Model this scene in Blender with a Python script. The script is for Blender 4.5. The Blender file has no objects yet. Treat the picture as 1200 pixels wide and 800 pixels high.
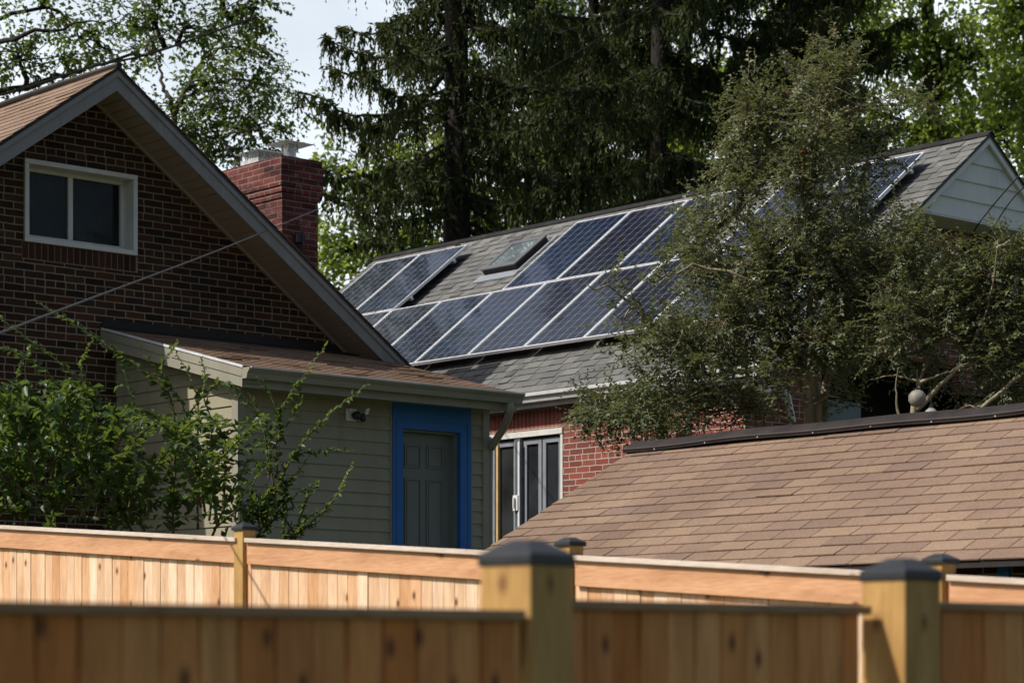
import bpy, math, random
import numpy as np
from mathutils import Vector
random.seed(7); rng = np.random.default_rng(11)
scene = bpy.context.scene
COL = scene.collection
ANG = math.radians(41.35)
CA, SA = math.cos(ANG), math.sin(ANG)      # plot grid: x = along the rear walls, y = towards the street
FOC = 2772.0; EYE = 1.6

def G2W(p): return (CA*p[0]-SA*p[1], SA*p[0]+CA*p[1], p[2])
def W2G(p): return (CA*p[0]+SA*p[1], -SA*p[0]+CA*p[1], p[2])
def at(x, y, D):                             # survey: bearing/elevation read off the photograph + distance
    return np.array(((x-600)/FOC*D, D, EYE+(770-y)/FOC*D))

# ------------------------------------------------------------------ node helpers
class Mat:
    def __init__(s, name, rough=.7, spec=.4):
        s.m = bpy.data.materials.new(name); s.m.use_nodes = True
        s.nt = s.m.node_tree; s.b = s.nt.nodes['Principled BSDF']
        s.b.inputs['Roughness'].default_value = rough
        s.b.inputs['Specular IOR Level'].default_value = spec
    def n(s, t, ins=None, out=0, **pr):
        nd = s.nt.nodes.new(t)
        for k, v in pr.items(): setattr(nd, k, v)
        for k, v in (ins or {}).items():
            if isinstance(v, bpy.types.NodeSocket): s.nt.links.new(v, nd.inputs[k])
            else:
                i = nd.inputs[k]
                if hasattr(v, '__len__') and len(v) == 3 and i.type == 'RGBA': v = (*v, 1)
                i.default_value = v
        return nd.outputs[out]
    def ma(s, op, a, b=0.0, c=0.0):
        return s.n('ShaderNodeMath', {0: a, 1: b, 2: c}, operation=op)
    def mix(s, f, a, b, mode='MIX'):
        nd = s.nt.nodes.new('ShaderNodeMix'); nd.data_type = 'RGBA'; nd.blend_type = mode
        for i, v in ((0, f), (6, a), (7, b)):
            if isinstance(v, bpy.types.NodeSocket): s.nt.links.new(v, nd.inputs[i])
            else: nd.inputs[i].default_value = (*v, 1) if hasattr(v, '__len__') and len(v) == 3 else v
        return nd.outputs[2]
    def ramp(s, f, stops, interp='LINEAR'):
        nd = s.nt.nodes.new('ShaderNodeValToRGB'); cr = nd.color_ramp; cr.interpolation = interp
        while len(cr.elements) < len(stops): cr.elements.new(.5)
        for e, (p, c) in zip(cr.elements, stops): e.position = p; e.color = (*c, 1) if len(c) == 3 else c
        s.nt.links.new(f, nd.inputs[0]); return nd.outputs[0]
    def obj(s): return s.n('ShaderNodeTexCoord', out=3)
    def uv(s): return s.n('ShaderNodeTexCoord', out=2)
    def rnd(s): return s.n('ShaderNodeNewGeometry', out=8)
    def noise(s, v, sc, det=4, rough=.55, out=0):
        return s.n('ShaderNodeTexNoise', {'Vector': v, 'Scale': sc, 'Detail': det, 'Roughness': rough}, out)
    def vm(s, op, a, b=(0, 0, 0)): return s.n('ShaderNodeVectorMath', {0: a, 1: b}, operation=op)
    def col(s, c):
        if isinstance(c, bpy.types.NodeSocket): s.nt.links.new(c, s.b.inputs['Base Color'])
        else: s.b.inputs['Base Color'].default_value = (*c, 1)
        return s
    def bump(s, h, st=.5, d=.01):
        o = s.n('ShaderNodeBump', {'Height': h, 'Strength': st, 'Distance': d}); s.nt.links.new(o, s.b.inputs['Normal']); return s
    def inp(s, k, v):
        if isinstance(v, bpy.types.NodeSocket): s.nt.links.new(v, s.b.inputs[k])
        else: s.b.inputs[k].default_value = v
        return s

def m_plain(name, c, rough=.6, var=.12, sc=3, spec=.4, metal=0, bumpd=.002, dirt=None):
    M = Mat(name, rough, spec); o = M.obj()
    n1 = M.noise(o, sc, 6); n2 = M.noise(o, sc*14, 3)
    f = M.ma('ADD', M.ma('MULTIPLY', n1, .7), M.ma('MULTIPLY', n2, .3))
    dk = tuple(v*(1-var*1.8) for v in c); lt = tuple(min(1, v*(1+var)) for v in c)
    cc = M.ramp(f, [(.3, dk), (.7, lt)])
    if dirt:
        d = M.ramp(M.noise(M.vm('MULTIPLY', o, (5, 5, .8)), 1.3, 7, .65), [(.5, (0, 0, 0)), (.72, (1, 1, 1))])
        cc = M.mix(M.ma('MULTIPLY', d, .55), cc, dirt)
    M.col(cc).inp('Metallic', metal); M.bump(n2, .4, bumpd)
    M.inp('Roughness', M.ma('ADD', M.ma('MULTIPLY', n1, .2), rough-.1)); return M.m

def m_brick(name, cols, mortar, header_rows=6, dirt=.3, mw=0.0):
    M = Mat(name, .85, .25); uv = M.uv()
    sx = M.n('ShaderNodeSeparateXYZ', {0: uv}, 0); sy = M.n('ShaderNodeSeparateXYZ', {0: uv}, 1)
    wob = M.noise(M.obj(), 11, 4, .6)
    jit = M.ma('MULTIPLY', M.ma('SUBTRACT', wob, .5), .014)
    H, W = .0677, .213
    yy = M.ma('DIVIDE', M.ma('ADD', sy, jit), H); row = M.ma('FLOOR', yy)
    hd = M.ma('COMPARE', M.ma('FLOORED_MODULO', row, float(header_rows)), 2.0, .1)
    w = M.ma('SUBTRACT', W, M.ma('MULTIPLY', hd, W/2))
    par = M.ma('MULTIPLY', M.ma('FLOORED_MODULO', row, 2.0), .5)
    rj = M.n('ShaderNodeTexWhiteNoise', {'W': row}, 0, noise_dimensions='1D')
    xx = M.ma('ADD', M.ma('ADD', M.ma('DIVIDE', M.ma('ADD', sx, jit), w), par), M.ma('MULTIPLY', rj, .12))
    cid = M.ma('FLOOR', xx)
    fx = M.ma('MULTIPLY', M.ma('FRACT', xx), w); fy = M.ma('MULTIPLY', M.ma('FRACT', yy), H)
    dx = M.ma('MINIMUM', fx, M.ma('SUBTRACT', w, fx)); dy = M.ma('MINIMUM', fy, M.ma('SUBTRACT', H, fy))
    d = M.ma('MINIMUM', dx, dy)
    vec = M.n('ShaderNodeCombineXYZ', {0: cid, 1: row})
    rn = M.n('ShaderNodeTexWhiteNoise', {'Vector': vec}, 0, noise_dimensions='2D')
    bc = M.ramp(rn, [(i/(len(cols)-1), c) for i, c in enumerate(cols)])
    fine = M.noise(M.obj(), 60, 5, .7)
    bc = M.mix(.8, bc, M.ramp(fine, [(.3, (.62, .62, .62)), (.75, (1.15, 1.1, 1.05))]), 'MULTIPLY')
    mo = M.mix(M.noise(M.obj(), 25, 4), tuple(v*.7 for v in mortar), mortar)
    mk = M.ramp(M.ma('ADD', d, M.ma('MULTIPLY', M.ma('SUBTRACT', fine, .5), .003)), [(.0045+mw, (0, 0, 0)), (.0068+mw, (1, 1, 1))])
    c = M.mix(mk, mo, bc)
    st = M.ramp(M.noise(M.obj(), .9, 6, .6), [(.35, (1-dirt,)*3), (.65, (1, 1, 1))])
    M.col(M.mix(1.0, c, st, 'MULTIPLY'))
    if dirt >= .5:
        ef = M.ramp(M.noise(M.obj(), 5.5, 6, .65), [(.60, (0, 0, 0)), (.72, (1, 1, 1))]); st = M.mix(M.ma('MULTIPLY', ef, .45), c, (.42, .36, .33))
        so = M.ramp(M.noise(M.vm('MULTIPLY', M.obj(), (1, 1, 4)), 2.2, 6, .6), [(.45, (1, 1, 1)), (.66, (.35, .33, .33))]); M.col(M.mix(1.0, st, so, 'MULTIPLY'))
    hgt = M.ma('ADD', M.ma('MULTIPLY', mk, .8), M.ma('MULTIPLY', fine, .3))
    return M.bump(hgt, .8, .008).m

def m_shingle(name, cols, grit=.35, stain=(.6, .55, .5)):
    M = Mat(name, .9, .2); o = M.obj()
    c = M.ramp(M.rnd(), [(i/(len(cols)-1), x) for i, x in enumerate(cols)])
    g = M.noise(o, 260, 2, .8); g2 = M.noise(o, 45, 4, .7)
    c = M.mix(grit*2, c, M.ramp(g, [(.32, (.42, .40, .38)), (.68, (1.4, 1.4, 1.4))]), 'MULTIPLY')
    c = M.mix(.5, c, M.ramp(g2, [(.35, (.75, .72, .72)), (.65, (1.1, 1.1, 1.1))]), 'MULTIPLY')
    c = M.mix(.55, c, M.ramp(M.noise(o, .8, 6, .6), [(.35, stain), (.6, (1.05, 1.05, 1.05))]), 'MULTIPLY')
    return M.col(c).bump(M.ma('ADD', g, g2), .8, .003).m

def m_wood(name, cols, knots=1.0, rough=.75, grainc=.62, kd=5.0, tip=None):
    M = Mat(name, rough, .3); r = M.rnd(); uv = M.uv()
    off = M.n('ShaderNodeCombineXYZ', {0: M.ma('MULTIPLY', r, 37.0), 1: M.ma('MULTIPLY', r, 91.0)})
    p = M.vm('ADD', uv, off)
    dist = M.noise(M.vm('MULTIPLY', p, (6, 1.3, 1)), 1.0, 3, .5, 1)
    q = M.vm('ADD', M.vm('MULTIPLY', p, (1, .06, 1)), M.vm('MULTIPLY', dist, (.03, .0, 0)))
    gr = M.noise(q, 130, 4, .6); gr2 = M.noise(M.vm('MULTIPLY', p, (1, .1, 1)), 14, 5, .6)
    base = M.ramp(M.ma('FRACT', M.ma('MULTIPLY', r, 7.31)), [(i/(len(cols)-1), c) for i, c in enumerate(cols)])
    c = M.mix(.55, base, M.ramp(gr2, [(.28, (grainc, grainc*.78, grainc*.6)), (.62, (1.18, 1.18, 1.2))]), 'MULTIPLY')
    c = M.mix(.6, c, M.ramp(gr, [(.3, (.68, .6, .52)), (.6, (1.08, 1.08, 1.08))]), 'MULTIPLY')
    kd = 4.6
    vo = M.n('ShaderNodeTexVoronoi', {'Vector': M.vm('MULTIPLY', p, (8.5, kd, 1)), 'Scale': 1.0, 'Randomness': 1.0}, 0, voronoi_dimensions='2D')
    rn = M.n('ShaderNodeTexVoronoi', {'Vector': M.vm('MULTIPLY', p, (8.5, kd, 1)), 'Scale': 1.0, 'Randomness': 1.0}, 1, voronoi_dimensions='2D')
    on = M.ma('GREATER_THAN', M.n('ShaderNodeSeparateColor', {0: rn}, 0), .62)
    k = M.ramp(vo, [(.05, (1, 1, 1)), (.085, (.5, .5, .5)), (.16, (0, 0, 0))])
    c = M.mix(M.ma('MULTIPLY', M.ma('MULTIPLY', k, on), knots), c, (.16, .06, .025))
    red = M.ramp(M.noise(M.vm('MULTIPLY', p, (8, 1.2, 1)), 1.0, 5, .6), [(.55, (0, 0, 0)), (.72, (1, 1, 1))])
    c = M.mix(M.ma('MULTIPLY', red, .5), c, tip or (.42, .17, .06))
    return M.col(c).bump(gr, .3, .002).m

def m_leaf(name, cols, rough=.5, trans=.35, tcol=(.35, .5, .06), spec=.35):
    M = Mat(name, rough, spec)
    t = M.n('ShaderNodeAttribute', {}, 2, attribute_name='tint')
    c = M.ramp(t, [(i/(len(cols)-1), x) for i, x in enumerate(cols)])
    M.col(c)
    tr = M.nt.nodes.new('ShaderNodeBsdfTranslucent')
    M.nt.links.new(M.mix(.6, c, tcol), tr.inputs['Color'])
    mx = M.nt.nodes.new('ShaderNodeMixShader'); mx.inputs[0].default_value = trans
    M.nt.links.new(M.b.outputs[0], mx.inputs[1]); M.nt.links.new(tr.outputs[0], mx.inputs[2])
    M.nt.links.new(mx.outputs[0], M.nt.nodes['Material Output'].inputs[0])
    return M.m

def m_bark(name, a, b, sc=18):
    M = Mat(name, .9, .2); o = M.obj()
    n = M.noise(M.vm('MULTIPLY', o, (1, 1, .3)), sc, 6, .7)
    return M.col(M.ramp(n, [(.35, a), (.65, b)])).bump(n, 1, .02).m

def m_panel():
    M = Mat('solar_cells', .3, .15); uv = M.uv()
    x = M.n('ShaderNodeSeparateXYZ', {0: uv}, 0); y = M.n('ShaderNodeSeparateXYZ', {0: uv}, 1)
    def line(v, pitch, w):
        f = M.ma('FRACT', M.ma('DIVIDE', v, pitch)); f = M.ma('MINIMUM', f, M.ma('SUBTRACT', 1.0, f))
        return M.ma('LESS_THAN', f, w/pitch/2)
    lx = line(x, .158, .0065); ly = line(y, .158, .0045); bus = line(x, .158/3, .0025)
    cid = M.n('ShaderNodeCombineXYZ', {0: M.ma('FLOOR', M.ma('DIVIDE', x, .158)), 1: M.ma('FLOOR', M.ma('DIVIDE', y, .158))})
    oi = M.n('ShaderNodeObjectInfo', {}, 'Random')
    rn = M.n('ShaderNodeTexWhiteNoise', {'Vector': M.vm('ADD', cid, M.n('ShaderNodeCombineXYZ', {0: M.ma('MULTIPLY', oi, 40.0)}))}, 0)
    f = M.ma('ADD', M.ma('MULTIPLY', rn, .3), M.ma('MULTIPLY', oi, .7))
    c = M.ramp(f, [(.0, (.009, .008, .013)), (.45, (.007, .009, .022)), (1, (.005, .018, .056))])
    cr = M.n('ShaderNodeTexVoronoi', {'Vector': uv, 'Scale': 70.0}, 1)
    c = M.mix(.35, c, M.mix(1, c, cr, 'MULTIPLY'))
    c = M.mix(M.ma('MULTIPLY', bus, .10), c, (.35, .4, .5))
    c = M.mix(M.ma('MULTIPLY', ly, .42), c, (.28, .32, .42))
    c = M.mix(M.ma('MULTIPLY', lx, .8), c, (.34, .37, .46))
    M.col(c); M.inp('Coat Weight', 1.0).inp('Coat Roughness', .05).inp('Coat IOR', 1.23)
    n = M.noise(M.obj(), 2.2, 2)
    b = M.n('ShaderNodeBump', {'Height': n, 'Strength': .12, 'Distance': .01}); M.nt.links.new(b, M.b.inputs['Coat Normal'])
    return M.m

def m_glass(name, c=(.012, .015, .016), rough=.03, wav=.15, spec=.18):
    M = Mat(name, rough, spec); n = M.noise(M.obj(), 1.6, 2)
    M.col(M.ramp(n, [(.35, tuple(v*.6 for v in c)), (.65, tuple(v*1.8 for v in c))]))
    return M.bump(n, wav, .01).m

def m_galv(name):
    M = Mat(name, .35, .5); v = M.n('ShaderNodeTexVoronoi', {'Vector': M.obj(), 'Scale': 30.0}, 1)
    M.col(M.mix(.4, (.33, .34, .35), M.n('ShaderNodeHueSaturation', {'Saturation': 0.0, 'Color': v}))).inp('Metallic', .35); return M.m

BRK = m_brick('dark_brick', [(.024, .013, .009), (.062, .024, .014), (.045, .023, .013), (.105, .040, .018), (.060, .034, .018), (.028, .018, .015), (.085, .045, .022)], (.35, .275, .185), dirt=.4, mw=.001)
RBR = m_brick('red_brick', [(.20, .055, .040), (.30, .085, .058), (.25, .070, .055), (.17, .060, .055), (.33, .10, .07)], (.50, .43, .36), dirt=.25)
CBR = m_brick('chimney_brick', [(.10, .022, .020), (.16, .036, .030), (.13, .032, .028), (.20, .055, .045), (.07, .02, .02)], (.26, .20, .17), 50, dirt=.5)
TAN = m_shingle('tan_shingles', [(.215, .148, .112), (.265, .185, .135), (.305, .215, .15), (.24, .165, .125), (.29, .20, .14), (.225, .158, .125)], .5, (.62, .60, .60))
TAN2 = m_shingle('worn_tan_shingles', [(.22, .15, .105), (.26, .175, .12), (.30, .20, .14)], .3)
GRY = m_shingle('grey_shingles', [(.095, .098, .098), (.155, .158, .155), (.20, .20, .195), (.125, .127, .125), (.175, .177, .172)], .4, (.75, .75, .72))
DKM = m_plain('dark_brown_metal', (.026, .019, .017), .6, .3, 6, .3)
GRF = m_plain('grey_fascia_paint', (.23, .225, .22), .55, .06, 2, dirt=(.13, .12, .11))
SOF = m_plain('taupe_soffit', (.30, .235, .18), .6, .08, 3)
OLV = m_plain('olive_siding', (.30, .275, .19), .55, .05, 3, dirt=(.2, .185, .13))
OLT = m_plain('olive_trim', (.285, .27, .215), .5, .05, 3, dirt=(.2, .19, .15))
DRIP = m_plain('white_drip_edge', (.62, .64, .66), .4, .08, 5, dirt=(.35, .35, .35))
BLU = m_plain('blue_trim_paint', (.010, .125, .40), .5, .12, 4)
DOR = m_plain('grey_green_door', (.18, .195, .175), .5, .06, 4)
WHT = m_plain('white_window_paint', (.62, .62, .58), .5, .06, 6, dirt=(.42, .40, .34))
WSD = m_plain('white_siding', (.66, .65, .62), .55, .05, 4, dirt=(.38, .39, .38))
GUT = m_plain('white_gutter', (.60, .61, .61), .4, .08, 4, dirt=(.3, .3, .28))
ALU = m_plain('aluminium', (.62, .64, .66), .38, .05, 8, metal=.5)
FRM = m_plain('panel_frame', (.78, .79, .80), .4, .03, 9, metal=.2)
GREY = m_plain('dark_grey_frame', (.24, .26, .29), .4, .1, 8)
BLK = m_plain('black_plastic', (.02, .02, .022), .4, .2, 20)
WPL = m_plain('white_plastic', (.7, .7, .7), .35, .03, 10)
CAP = m_plain('black_post_cap', (.020, .022, .026), .5, .2, 12)
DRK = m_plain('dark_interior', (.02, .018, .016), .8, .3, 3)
CONC = m_plain('concrete', (.33, .32, .30), .85, .1, 8)
CABLE = m_plain('cable_black', (.03, .03, .032), .6, .1, 8)
GALV = m_galv('galvanised_metal')
YEL = m_plain('pine_strip', (.55, .38, .16), .6, .1, 9)
GLS = m_glass('dark_glass', spec=.35); GLS.node_tree.nodes['Principled BSDF'].inputs['Alpha'].default_value = .45; GL2 = m_glass('skylight_glass', (.30, .36, .38), .015, .04, .9)
GL2.node_tree.nodes['Principled BSDF'].inputs['Metallic'].default_value = .75
SKF = m_plain('skylight_frame_grey', (.11, .115, .12), .45, .1, 8)
PNL = m_panel(); GL3 = m_glass('door_glass', (.02, .022, .024), .03, .2, .5)
CED = m_wood('cedar_boards', [(.60, .37, .21), (.72, .52, .35), (.66, .41, .23), (.80, .63, .46), (.60, .33, .16), (.70, .48, .30)])
CEDR = m_wood('cedar_rail', [(.54, .29, .155), (.62, .36, .20), (.58, .32, .17)], 1, kd=1.2)
CEDW = m_wood('weathered_cap_rail', [(.60, .52, .44), (.54, .46, .40)], .5, tip=(.4, .3, .24))
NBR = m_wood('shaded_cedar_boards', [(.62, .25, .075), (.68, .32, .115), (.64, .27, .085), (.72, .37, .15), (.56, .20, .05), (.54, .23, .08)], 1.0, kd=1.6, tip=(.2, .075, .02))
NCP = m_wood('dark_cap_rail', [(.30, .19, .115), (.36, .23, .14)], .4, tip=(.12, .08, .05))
PTP = m_wood('treated_pine_post', [(.47, .29, .10), (.41, .25, .085)], .8, grainc=.5, kd=1.1, tip=(.32, .15, .04))
L_SHR = m_leaf('shrub_leaf', [(.016, .036, .012), (.030, .066, .020), (.05, .10, .028), (.15, .23, .05)], .42, .28, spec=.4)
L_MYR = m_leaf('myrtle_leaf', [(.034, .050, .028), (.072, .096, .052), (.125, .150, .085), (.17, .17, .10), (.18, .105, .065)], .5, .25, (.3, .32, .06), spec=.3)
L_SPR = m_leaf('spruce_needles', [(.014, .024, .009), (.026, .040, .013), (.045, .058, .017), (.08, .085, .022)], .6, .2, (.2, .25, .04), spec=.2)
L_MAP = m_leaf('maple_leaf', [(.035, .065, .014), (.075, .13, .022), (.14, .20, .03), (.22, .28, .05)], .45, .5, (.5, .6, .08))
L_OAK = m_leaf('broad_leaf', [(.016, .030, .010), (.032, .055, .016), (.06, .085, .024), (.13, .11, .03)], .5, .35)
L_YEL = m_leaf('sunlit_leaf', [(.04, .08, .015), (.09, .14, .02), (.16, .20, .03)], .5, .5, (.5, .6, .08))
PINK = m_plain('pink_petals', (.42, .045, .065), .6, .2, 30)
B_DRK = m_bark('dark_bark', (.012, .010, .008), (.05, .042, .034))
B_GRY = m_bark('grey_bark', (.06, .05, .04), (.17, .15, .12))
B_MYR = m_bark('smooth_mottled_bark', (.14, .11, .07), (.34, .29, .20), 9)
B_BRN = m_bark('brown_stem', (.06, .045, .025), (.17, .14, .07), 30)
GRD = m_plain('garden_grass', (.05, .075, .025), .9, .4, 1.5)

# ------------------------------------------------------------------ mesh helpers
class MB:
    def __init__(s): s.v = []; s.f = []; s.uv = []
    def face(s, pts, uvs=None):
        i = len(s.v); s.v += [tuple(map(float, p)) for p in pts]; s.f.append(tuple(range(i, i+len(pts))))
        if uvs is None:
            a = np.array(pts[1])-np.array(pts[0]); b = np.array(pts[2])-np.array(pts[0]); n = np.abs(np.cross(a, b))
            if n[2] >= max(n[0], n[1]): uvs = [(p[0], p[1]) for p in pts]
            elif n[1] >= n[0]: uvs = [(p[0], p[2]) for p in pts]
            else: uvs = [(p[1], p[2]) for p in pts]
        s.uv += list(uvs); return s
    def solid(s, P, F, uvf=None):
        """shared-vertex solid (one island)"""
        i = len(s.v); s.v += [tuple(map(float, p)) for p in P]
        for f in F:
            s.f.append(tuple(i+k for k in f))
            pts = [P[k] for k in f]
            if uvf: s.uv += [uvf(p) for p in pts]
            else:
                a = np.array(pts[1])-np.array(pts[0]); b = np.array(pts[2])-np.array(pts[0]); n = np.abs(np.cross(a, b))
                if n[2] >= max(n[0], n[1]): s.uv += [(p[0], p[1]) for p in pts]
                elif n[1] >= n[0]: s.uv += [(p[0], p[2]) for p in pts]
                else: s.uv += [(p[1], p[2]) for p in pts]
        return s
    BF = [(0, 3, 2, 1), (4, 5, 6, 7), (0, 1, 5, 4), (1, 2, 6, 5), (2, 3, 7, 6), (3, 0, 4, 7)]
    def box(s, x0, x1, y0, y1, z0, z1, grain=None):
        P = [(x0, y0, z0), (x1, y0, z0), (x1, y1, z0), (x0, y1, z0), (x0, y0, z1), (x1, y0, z1), (x1, y1, z1), (x0, y1, z1)]
        uvf = None
        if grain is not None:
            o = [k for k in range(3) if k != grain]
            uvf = lambda p: (p[o[0]]*1.0+p[o[1]]*.83, p[grain])
        return s.solid(P, s.BF, uvf)
    def prism(s, O, U, V, W, grain=None):
        O, U, V, W = map(np.array, (O, U, V, W))
        P = [O, O+U, O+U+V, O+V, O+W, O+U+W, O+U+V+W, O+V+W]
        uvf = None
        if grain is not None:
            g = (U, V, W)[grain]/np.linalg.norm((U, V, W)[grain]); o = [(U, V, W)[k]/np.linalg.norm((U, V, W)[k]) for k in range(3) if k != grain]
            uvf = lambda p: (float((p-O)@o[0]+(p-O)@o[1]*.83), float((p-O)@g))
        return s.solid(P, s.BF, uvf)
    def tube(s, pts, r, n=8, cap=True):
        pts = [np.array(p, float) for p in pts]; k = len(pts)
        rs = r if hasattr(r, '__len__') else [r]*k
        i0 = len(s.v); up = np.array((0.0, 0, 1)); prev = None
        for j in range(k):
            d = pts[min(j+1, k-1)]-pts[max(j-1, 0)]; d = d/(np.linalg.norm(d)+1e-9)
            if prev is None:
                a = np.cross(d, up if abs(d[2]) < .9 else (1, 0, 0))
            else: a = prev-d*(prev@d)
            a = a/(np.linalg.norm(a)+1e-9); prev = a; b = np.cross(d, a)
            for q in range(n):
                t = 2*math.pi*q/n; s.v.append(tuple(pts[j]+rs[j]*(math.cos(t)*a+math.sin(t)*b)))
        L = 0
        for j in range(k-1):
            dl = float(np.linalg.norm(pts[j+1]-pts[j]))
            for q in range(n):
                q2 = (q+1) % n
                s.f.append((i0+j*n+q, i0+j*n+q2, i0+(j+1)*n+q2, i0+(j+1)*n+q))
                c = 2*math.pi*rs[j]/n
                s.uv += [(q*c, L), ((q+1)*c, L), ((q+1)*c, L+dl), (q*c, L+dl)]
            L += dl
        if cap:
            s.f.append(tuple(i0+q for q in reversed(range(n)))); s.uv += [(0, 0)]*n
            s.f.append(tuple(i0+(k-1)*n+q for q in range(n))); s.uv += [(0, 0)]*n
        return s
    def lathe(s, c, prof, n=16):
        c = np.array(c, float)
        return s.tube([c+(0, 0, z) for r, z in prof], [max(r, 1e-4) for r, z in prof], n)

ORG = {}
def put(name, me, mat, parent, smooth=False, bevel=0, frame='G', org=(0, 0, 0)):
    if mat: me.materials.append(mat)
    o = bpy.data.objects.new(name, me); COL.objects.link(o)
    if parent is not None: o.parent = parent; ORG[o.name] = ORG[parent.name]
    else:
        o.location = G2W(org) if frame == 'G' else org
        if frame == 'G': o.rotation_euler.z = ANG
        ORG[o.name] = org
    if smooth: me.polygons.foreach_set('use_smooth', [True]*len(me.polygons))
    if bevel:
        b = o.modifiers.new('edge', 'BEVEL'); b.width = bevel; b.segments = 2; b.limit_method = 'ANGLE'; b.angle_limit = math.radians(50)
    return o
def part(name, mb, mat, parent=None, smooth=False, bevel=0, frame='G', org=(0, 0, 0), label=None):
    og = np.array(ORG[parent.name]) if parent is not None else np.array(org)
    me = bpy.data.meshes.new(name); V = np.array(mb.v)-og
    me.from_pydata(V.tolist(), [], mb.f); ul = me.uv_layers.new(name='UVMap')
    ul.data.foreach_set('uv', np.array(mb.uv, dtype=np.float32).ravel()); me.update()
    o = put(name, me, mat, parent, smooth, bevel, frame, org)
    if label: o['label'] = label
    return o
def tag(o, label, cat, group=None):
    o['label'] = label; o['category'] = cat
    if group: o['group'] = group
    return o
def thing(name, label, cat, org=(0, 0, 0), group=None, frame='G'):
    o = bpy.data.objects.new(name, None); COL.objects.link(o); o.empty_display_size = .2
    o.location = G2W(org) if frame == 'G' else org
    if frame == 'G': o.rotation_euler.z = ANG
    ORG[o.name] = tuple(org); return tag(o, label, cat, group)
def struct(o): o['kind'] = 'structure'; return o

def curve(pts, n=10, jit=0.0):
    P = [np.array(p, float) for p in pts]
    P = [2*P[0]-P[1]]+P+[2*P[-1]-P[-2]]; out = []
    for i in range(1, len(P)-2):
        for k in range(n):
            t = k/n; a, b, c, d = P[i-1:i+3]
            out.append(.5*((2*b)+(-a+c)*t+(2*a-5*b+4*c-d)*t*t+(-a+3*b-3*c+d)*t**3))
    out.append(P[-2])
    if jit: out = [p+rng.normal(0, jit, 3)*(0 if i == 0 else 1) for i, p in enumerate(out)]
    return out

def shingles(mb, P0, U, V, N, L, W, ex, tw, th=.006, lam=False, joint=.005):
    P0, U, V, N = (np.array(a, float) for a in (P0, U, V, N))
    rows = int(math.ceil(W/ex)); F = [(0, 1, 2, 3), (0, 4, 5, 1), (0, 3, 7, 4), (1, 5, 6, 2)]
    def tab(a, b, v0, v1, h0, h1):
        if rng.random() < .12: h0 = h0+rng.uniform(.002, .006)
        j0, j1 = rng.normal(0, .0016, 2)
        P = [P0+U*a+V*(v0+j0)+N*h0, P0+U*b+V*(v0+j1)+N*(h0+abs(rng.normal(0, .0008))), P0+U*b+V*v1+N*h1, P0+U*a+V*v1+N*h1]
        Q = [p-N*(th*1.5) for p in P]; mb.solid(P+Q, F)
    for i in range(rows):
        v0 = i*ex; v1 = min(v0+ex+.012, W)
        if lam:
            a = -rng.uniform(0, .2); hi = rng.random() < .5
            tab(0, L, v0, v1, th*1.3, .002)
            while a < L:
                w = rng.uniform(.10, .26)
                if hi and a+w > 0: tab(max(a, 0), min(a+w, L), v0+.001, v1, th*2.4, .004)
                a += w; hi = not hi
        else:
            a = -((i*.37) % 1)*tw-rng.uniform(0, .02)
            while a < L:
                b = a+tw
                if b > 0: tab(max(a, 0)+joint/2, min(b, L)-joint/2, v0, v1, th*1.9+rng.uniform(0, .0015), .003)
                a = b
    return mb

def lap_siding(mb, axis, c, sgn, a0f, a1f, z0, z1, ex):
    """axis 't': wall on plane t=c facing sgn*t, running in s; axis 's' the other way. a0f,a1f: functions of z"""
    z = z0
    while z < z1:
        zt = min(z+ex, z1); a0, a1 = a0f(zt), a1f(zt)
        if a1 > a0:
            o0, o1 = c+sgn*.016, c+sgn*.003
            mk = (lambda a, o, zz: (a, o, zz)) if axis == 't' else (lambda a, o, zz: (o, a, zz))
            P = [mk(a0, o0, z), mk(a1, o0, z), mk(a1, o1, zt), mk(a0, o1, zt), mk(a0, c-sgn*.01, z), mk(a1, c-sgn*.01, z)]
            mb.solid(P, [(0, 1, 2, 3), (0, 4, 5, 1)])
        z = zt
    return mb

def wall(mb, axis, c, a0, a1, zb, top, holes=(), depth=.1, sgn=-1, splits=()):
    xs = sorted({a0, a1, *splits, *[h[0] for h in holes], *[h[1] for h in holes]})
    mk = (lambda a, o, z: (a, o, z)) if axis == 't' else (lambda a, o, z: (o, a, z))
    for x0, x1 in zip(xs, xs[1:]):
        hs = sorted([h for h in holes if h[0] <= x0 and h[1] >= x1], key=lambda h: h[2]); z = zb
        for h in hs: mb.face([mk(x0, c, z), mk(x1, c, z), mk(x1, c, h[2]), mk(x0, c, h[2])]); z = h[3]
        mb.face([mk(x0, c, z), mk(x1, c, z), mk(x1, c, top(x1)), mk(x0, c, top(x0))])
    d = c-sgn*depth
    for h in holes:
        A, B, Z0, Z1 = h
        mb.face([mk(A, c, Z0), mk(A, d, Z0), mk(A, d, Z1), mk(A, c, Z1)]); mb.face([mk(B, c, Z0), mk(B, c, Z1), mk(B, d, Z1), mk(B, d, Z0)])
        mb.face([mk(A, c, Z1), mk(A, d, Z1), mk(B, d, Z1), mk(B, c, Z1)]); mb.face([mk(A, c, Z0), mk(B, c, Z0), mk(B, d, Z0), mk(A, d, Z0)])
    return mb

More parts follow.
